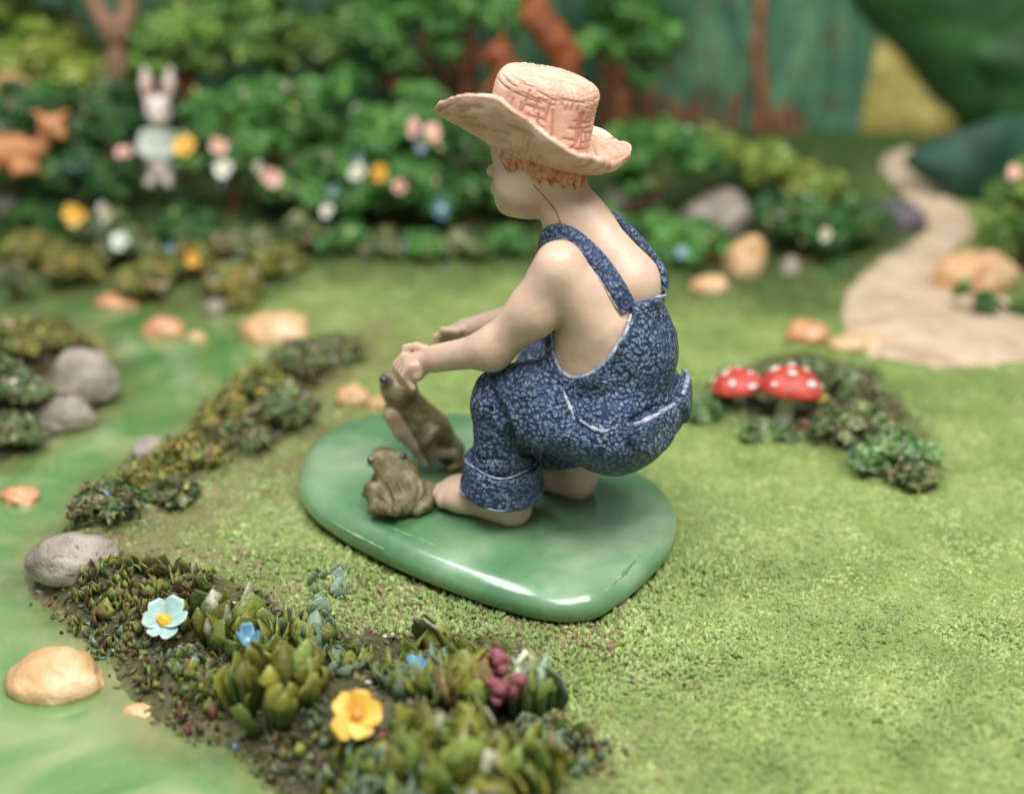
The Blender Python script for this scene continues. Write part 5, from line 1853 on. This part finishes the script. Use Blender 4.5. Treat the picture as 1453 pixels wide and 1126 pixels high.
rosette(668, 985, 52, 60, 58, ['finger', 'broad', 'small'], ['leaf_olive', 'leaf_brown', 'leaf_green'], 'dense dark olive tuft beside the maroon buds', 9, lean=0.5)
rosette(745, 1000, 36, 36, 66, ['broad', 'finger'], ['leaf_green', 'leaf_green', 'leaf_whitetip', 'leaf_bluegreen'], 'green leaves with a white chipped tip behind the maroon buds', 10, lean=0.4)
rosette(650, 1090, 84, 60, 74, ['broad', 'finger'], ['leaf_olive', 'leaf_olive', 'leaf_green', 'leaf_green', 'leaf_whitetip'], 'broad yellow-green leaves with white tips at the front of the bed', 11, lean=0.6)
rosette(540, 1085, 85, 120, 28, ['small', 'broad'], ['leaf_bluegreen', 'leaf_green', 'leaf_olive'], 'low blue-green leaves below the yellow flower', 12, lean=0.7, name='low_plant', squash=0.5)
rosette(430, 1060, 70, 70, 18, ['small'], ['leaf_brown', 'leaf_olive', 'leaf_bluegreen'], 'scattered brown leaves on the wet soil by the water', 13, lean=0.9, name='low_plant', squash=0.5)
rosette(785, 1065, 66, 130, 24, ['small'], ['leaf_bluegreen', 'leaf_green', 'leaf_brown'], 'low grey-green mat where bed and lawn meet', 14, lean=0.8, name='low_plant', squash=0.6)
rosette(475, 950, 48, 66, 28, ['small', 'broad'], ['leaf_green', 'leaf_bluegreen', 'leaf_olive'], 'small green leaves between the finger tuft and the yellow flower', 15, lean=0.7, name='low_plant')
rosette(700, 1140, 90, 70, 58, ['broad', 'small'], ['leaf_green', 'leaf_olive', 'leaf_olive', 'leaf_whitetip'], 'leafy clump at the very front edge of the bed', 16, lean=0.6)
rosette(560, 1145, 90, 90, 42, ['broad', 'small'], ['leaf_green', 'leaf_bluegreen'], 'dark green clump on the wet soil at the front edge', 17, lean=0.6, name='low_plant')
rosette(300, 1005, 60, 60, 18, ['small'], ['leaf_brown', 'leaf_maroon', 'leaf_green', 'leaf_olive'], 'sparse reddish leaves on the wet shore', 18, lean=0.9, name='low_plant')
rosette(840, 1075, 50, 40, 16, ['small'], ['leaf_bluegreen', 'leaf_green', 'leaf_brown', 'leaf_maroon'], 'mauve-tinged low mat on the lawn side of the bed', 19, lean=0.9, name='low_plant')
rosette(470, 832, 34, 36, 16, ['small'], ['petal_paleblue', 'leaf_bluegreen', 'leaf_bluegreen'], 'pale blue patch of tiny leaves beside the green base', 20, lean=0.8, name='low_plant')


rosette(255, 868, 48, 50, 28, ['broad', 'small'], ['leaf_olive', 'leaf_green', 'leaf_brown'], 'taller olive tuft just behind the pale blue flower', 21, lean=0.6)
rosette(440, 905, 42, 40, 34, ['broad', 'small'], ['leaf_green', 'leaf_olive', 'leaf_bluegreen'], 'green tuft between the bed and the green base', 22, lean=0.6)
rosette(150, 860, 46, 50, 18, ['small', 'broad'], ['leaf_olive', 'leaf_green', 'leaf_brown'], 'small olive tuft at the foot of the grey stone', 23, lean=0.7)


def bud_cluster(px, py, r, n, label, seed):
    c0 = G(px, py + 28)
    top = Q(px, py - 8, c0[1] - 0.12)
    root = empty('bud_cluster', c0)
    tag(root, label, 'flower bud', 'maroon buds')
    rr = random.Random(seed)
    st = obj('stem', local(tube('stem', spline([c0, (c0 + top) / 2, top], 6), 0.04, 6), c0), M['leaf_green'], root)
    me = stone_mesh(seed, 1, 0.9, 1.15, 0.8, 0.2, 3); me.materials.append(M['bud_maroon'])
    for i in range(n):
        d = Vector((rr.gauss(0, 1), rr.gauss(0, 1) - .5, rr.gauss(0, 1) + .5)).normalized()
        s_ = cm(r, top)
        obj('bud', me, None, root, Vector(top) - Vector(c0) + d * s_ * 0.75, (rr.uniform(0, 3), rr.uniform(0, 3), 0), s_ * rr.uniform(.35, .6))


bud_cluster(706, 948, 22, 8, 'upper cluster of maroon buds in the front bed', 3)
bud_cluster(700, 988, 18, 6, 'lower cluster of maroon buds in the front bed', 4)
bud_cluster(738, 984, 22, 7, 'outer cluster of maroon buds beside the white-tipped leaves', 5)

p = G(238, 905); q_ = Q(234, 882, p[1] - .05)
flower(q_, cm(33, q_), camdir(q_, 0.75) + v3(-.25, 0, 0), 6, 'petal_paleblue', 'flower_centre', 'pale blue flower with yellow centre in the front bed', 201, p + v3(0, .12, 0), cup=0.3)
p = G(510, 1050); q_ = Q(506, 1014, p[1] - .05)
flower(q_, cm(36, q_), camdir(q_, 0.15) + v3(-.1, 0, 0), 5, 'petal_yellow', 'flower_centre_dark', 'golden yellow five-petalled flower in the front bed', 202, p + v3(0, .2, 0), cup=0.12)
p = G(352, 925); q_ = Q(352, 910, p[1] - 0.2)
flower(q_, cm(19, q_), camdir(q_, 1.2), 4, 'petal_blue', 'petal_paleblue', 'small half-open blue flower behind the finger-like tuft', 203, p + v3(0, .1, 0), cup=0.8)
p = G(592, 965); q_ = Q(592, 944, p[1] - 0.2)
flower(q_, cm(15, q_), camdir(q_, 1.0), 5, 'petal_blue', 'petal_paleblue', 'small blue flower behind the golden yellow one', 204, p + v3(0, .1, 0), cup=0.5)

# ---- grass: stubby modelled blades over the whole lawn
def scatter_grass():
    R = np.random.default_rng(5)
    P = []
    for (x0, x1, y0, y1, dens) in ((-4.2, 4.6, -4.6, -1.4, 1150), (-4.5, 5.5, -1.4, 1.0, 650), (-5, 8.0, 1.0, 4.0, 160), (-5, 9, 4.0, 8.0, 60)):
        n = int((x1 - x0) * (y1 - y0) * dens)
        P.append(np.stack([R.uniform(x0, x1, n), R.uniform(y0, y1, n)], -1))
    P = np.concatenate(P)
    z, bed, d = terr(P[:, 0], P[:, 1])
    nf = fbm(np.c_[P * 2.0, P[:, :1] * 0], 2)
    ok = (d > 0.12) & (poly_sd(P[:, 0], P[:, 1], BASEW) > -0.12) & (poly_sd(P[:, 0], P[:, 1], PATHW) > 0.05) & (bed < 0.55 + 0.3 * nf)
    P, z, bed, nf = P[ok], z[ok], bed[ok], nf[ok]
    n = len(P)
    near_base = sstep(1.3, 0.1, poly_sd(P[:, 0], P[:, 1], BASEW)) * sstep(-0.4, -1.2, P[:, 1])
    front = sstep(0.5, -2.5, P[:, 1])
    h = (0.020 + 0.012 * front + 0.034 * near_base) * R.uniform(0.45, 1.45, n) * (1 + 0.4 * nf)
    w = (0.021 + 0.011 * R.random(n)) * (1 + 0.5 * (1 - front) + 0.35 * near_base)
    a = R.uniform(0, 2 * np.pi, n)
    t = np.stack([np.cos(a), np.sin(a), 0 * a], -1); b = np.stack([-np.sin(a), np.cos(a), 0 * a], -1)
    lean = R.normal(size=(n, 3)) * np.array((0.32, 0.32, 0)); lean[:, 2] = 1
    lean[:, 1] -= 0.15
    o = np.c_[P, z - 0.012]
    up = lean * h[:, None]
    W = w[:, None]
    V = np.stack([o - t * W, o - b * W * 0.7, o + t * W, o + b * W * 0.7,
                  o + up * .62 - t * W * .8, o + up * .55 - b * W * .55, o + up * .62 + t * W * .8, o + up * .55 + b * W * .55, o + up * 1.1], 1)
    k0 = np.arange(n)[:, None] * 9
    F4 = np.concatenate([k0 + np.array(q_) for q_ in ((0, 1, 5, 4), (1, 2, 6, 5), (2, 3, 7, 6), (3, 0, 4, 7))])
    F3 = np.concatenate([k0 + np.array(q_) for q_ in ((4, 5, 8), (5, 6, 8), (6, 7, 8), (7, 4, 8))])
    pal = np.array([srgb(*c_)[:3] for c_ in ((152, 170, 104), (142, 162, 92), (164, 181, 118), (132, 154, 84), (158, 169, 108))])
    col = pal[R.integers(0, 5, n)] * R.uniform(.85, 1.15, n)[:, None]
    bd = np.clip(sstep(1.5, -0.2, poly_sd(P[:, 0], P[:, 1], BED_FRONT)) * 0.85 + sstep(1.3, 0.0, poly_sd(P[:, 0], P[:, 1], BED_HEDGE)) * 0.8, 0, 1) * (0.6 + 0.7 * fbm(np.c_[P * 1.5 + 30, P[:, :1] * 0], 2))
    bd = np.clip(bd, 0, 1)
    bp = np.array([srgb(*c_)[:3] for c_ in ((130, 116, 80), (142, 120, 98), (112, 120, 72), (122, 132, 84))])
    bcol = bp[R.integers(0, 4, n)] * R.uniform(.8, 1.2, n)[:, None]
    mixv = (R.random(n) < bd)[:, None]
    col = np.where(mixv, bcol, col)
    return V.reshape(-1, 3), [F4, F3], np.repeat(col, 9, 0)


V, Fl, cc = scatter_grass()
g_ = obj('grass', mesh_arrays('grass', V, Fl, True, cc), M['grass'])
tag(g_, 'short stubby moulded grass covering the lawn', 'grass', kind='stuff')

# ---- painted trunks in relief at the foot of the backdrop
fo = bpy.data.objects['backdrop']
TR = [(862, 10, 205, 9), (896, 90, 205, 8), (922, 125, 205, 9), (950, 138, 205, 8), (970, 150, 208, 6), (992, 140, 210, 8), (1015, 150, 210, 6), (1040, 140, 212, 7), (1078, -20, 212, 8), (1098, 155, 214, 7), (1118, 148, 214, 7), (1138, 160, 214, 5), (605, 40, 150, 10), (640, 60, 150, 8), (665, 20, 150, 9)]
for i, (x, y0, y1, r) in enumerate(TR):
    pts = [wallpt(x + random.uniform(-3, 3), y, 0.03) for y in np.linspace(y1 + 20, y0, 6)]
    u0 = cm(r * 1.35, pts[0])
    obj('trunk', local(tube('trunk', spline(pts, 12), list(np.linspace(u0 * 1.15, u0 * 0.7, 12) * RNG.uniform(.85, 1.15, 12)), 8), fo.location), M['trunk_red'], fo)


# ---- crumbly litter of the planting beds
def scatter_litter():
    R = np.random.default_rng(11)
    P = []
    for (x0, x1, y0, y1, dens) in ((-4.6, 2.2, -4.8, -0.6, 190), (-4.8, 0.0, -0.6, 4.5, 120), (1.5, 6.0, -0.5, 3.5, 130), (-8, 8, 5.0, 11.0, 22)):
        n = int((x1 - x0) * (y1 - y0) * dens)
        P.append(np.stack([R.uniform(x0, x1, n), R.uniform(y0, y1, n)], -1))
    P = np.concatenate(P)
    z, bed, d = terr(P[:, 0], P[:, 1])
    ok = (d > 0.0) & (bed > 0.30 + 0.4 * R.random(len(P))) & (poly_sd(P[:, 0], P[:, 1], PATHW) > 0.1) & (poly_sd(P[:, 0], P[:, 1], BASEW) > 0.1)
    P, z = P[ok], z[ok]
    n = len(P)
    nrm = R.normal(size=(n, 3)) * 0.7 + np.array((0, -0.2, 1)); nrm /= np.linalg.norm(nrm, axis=1)[:, None]
    t = np.cross(nrm, R.normal(size=(n, 3))); t /= np.linalg.norm(t, axis=1)[:, None]
    b = np.cross(nrm, t)
    far_ = 1 + 0.8 * (P[:, 1] > 3)
    sz = (R.uniform(0.02, 0.055, n) * far_)[:, None]
    pos = np.c_[P, z + 0.015]
    L, W = t * sz, b * sz * R.uniform(.4, .8, n)[:, None]
    V = np.stack([pos - L, pos - W, pos + L, pos + W, pos + nrm * sz * 0.3, pos - nrm * sz * 0.4], 1).reshape(-1, 3)
    k0 = np.arange(n)[:, None] * 6
    F = np.concatenate([k0 + np.array(q_) for q_ in ((0, 1, 4), (1, 2, 4), (2, 3, 4), (3, 0, 4), (1, 0, 5), (2, 1, 5), (3, 2, 5), (0, 3, 5))])
    pal = np.array([srgb(*c_)[:3] for c_ in ((84, 92, 48), (66, 72, 40), (86, 78, 52), (104, 110, 60), (76, 86, 56), (92, 82, 68), (60, 54, 36), (112, 112, 78))])
    col = pal[R.integers(0, len(pal), n)] * R.uniform(.8, 1.2, n)[:, None]
    fl = np.array([srgb(*c_)[:3] for c_ in ((200, 200, 186), (110, 140, 160), (140, 104, 116), (176, 96, 70))])
    col = np.where((R.random(n) < 0.035)[:, None], fl[R.integers(0, 4, n)], col)
    return V, F, np.repeat(col, 6, 0)


V, F, cc = scatter_litter()
l_ = obj('leaf_litter', mesh_arrays('leaf_litter', V, F, False, cc), M['litter'])
tag(l_, 'crumbly green and brown litter covering the planting beds', 'litter', kind='stuff')
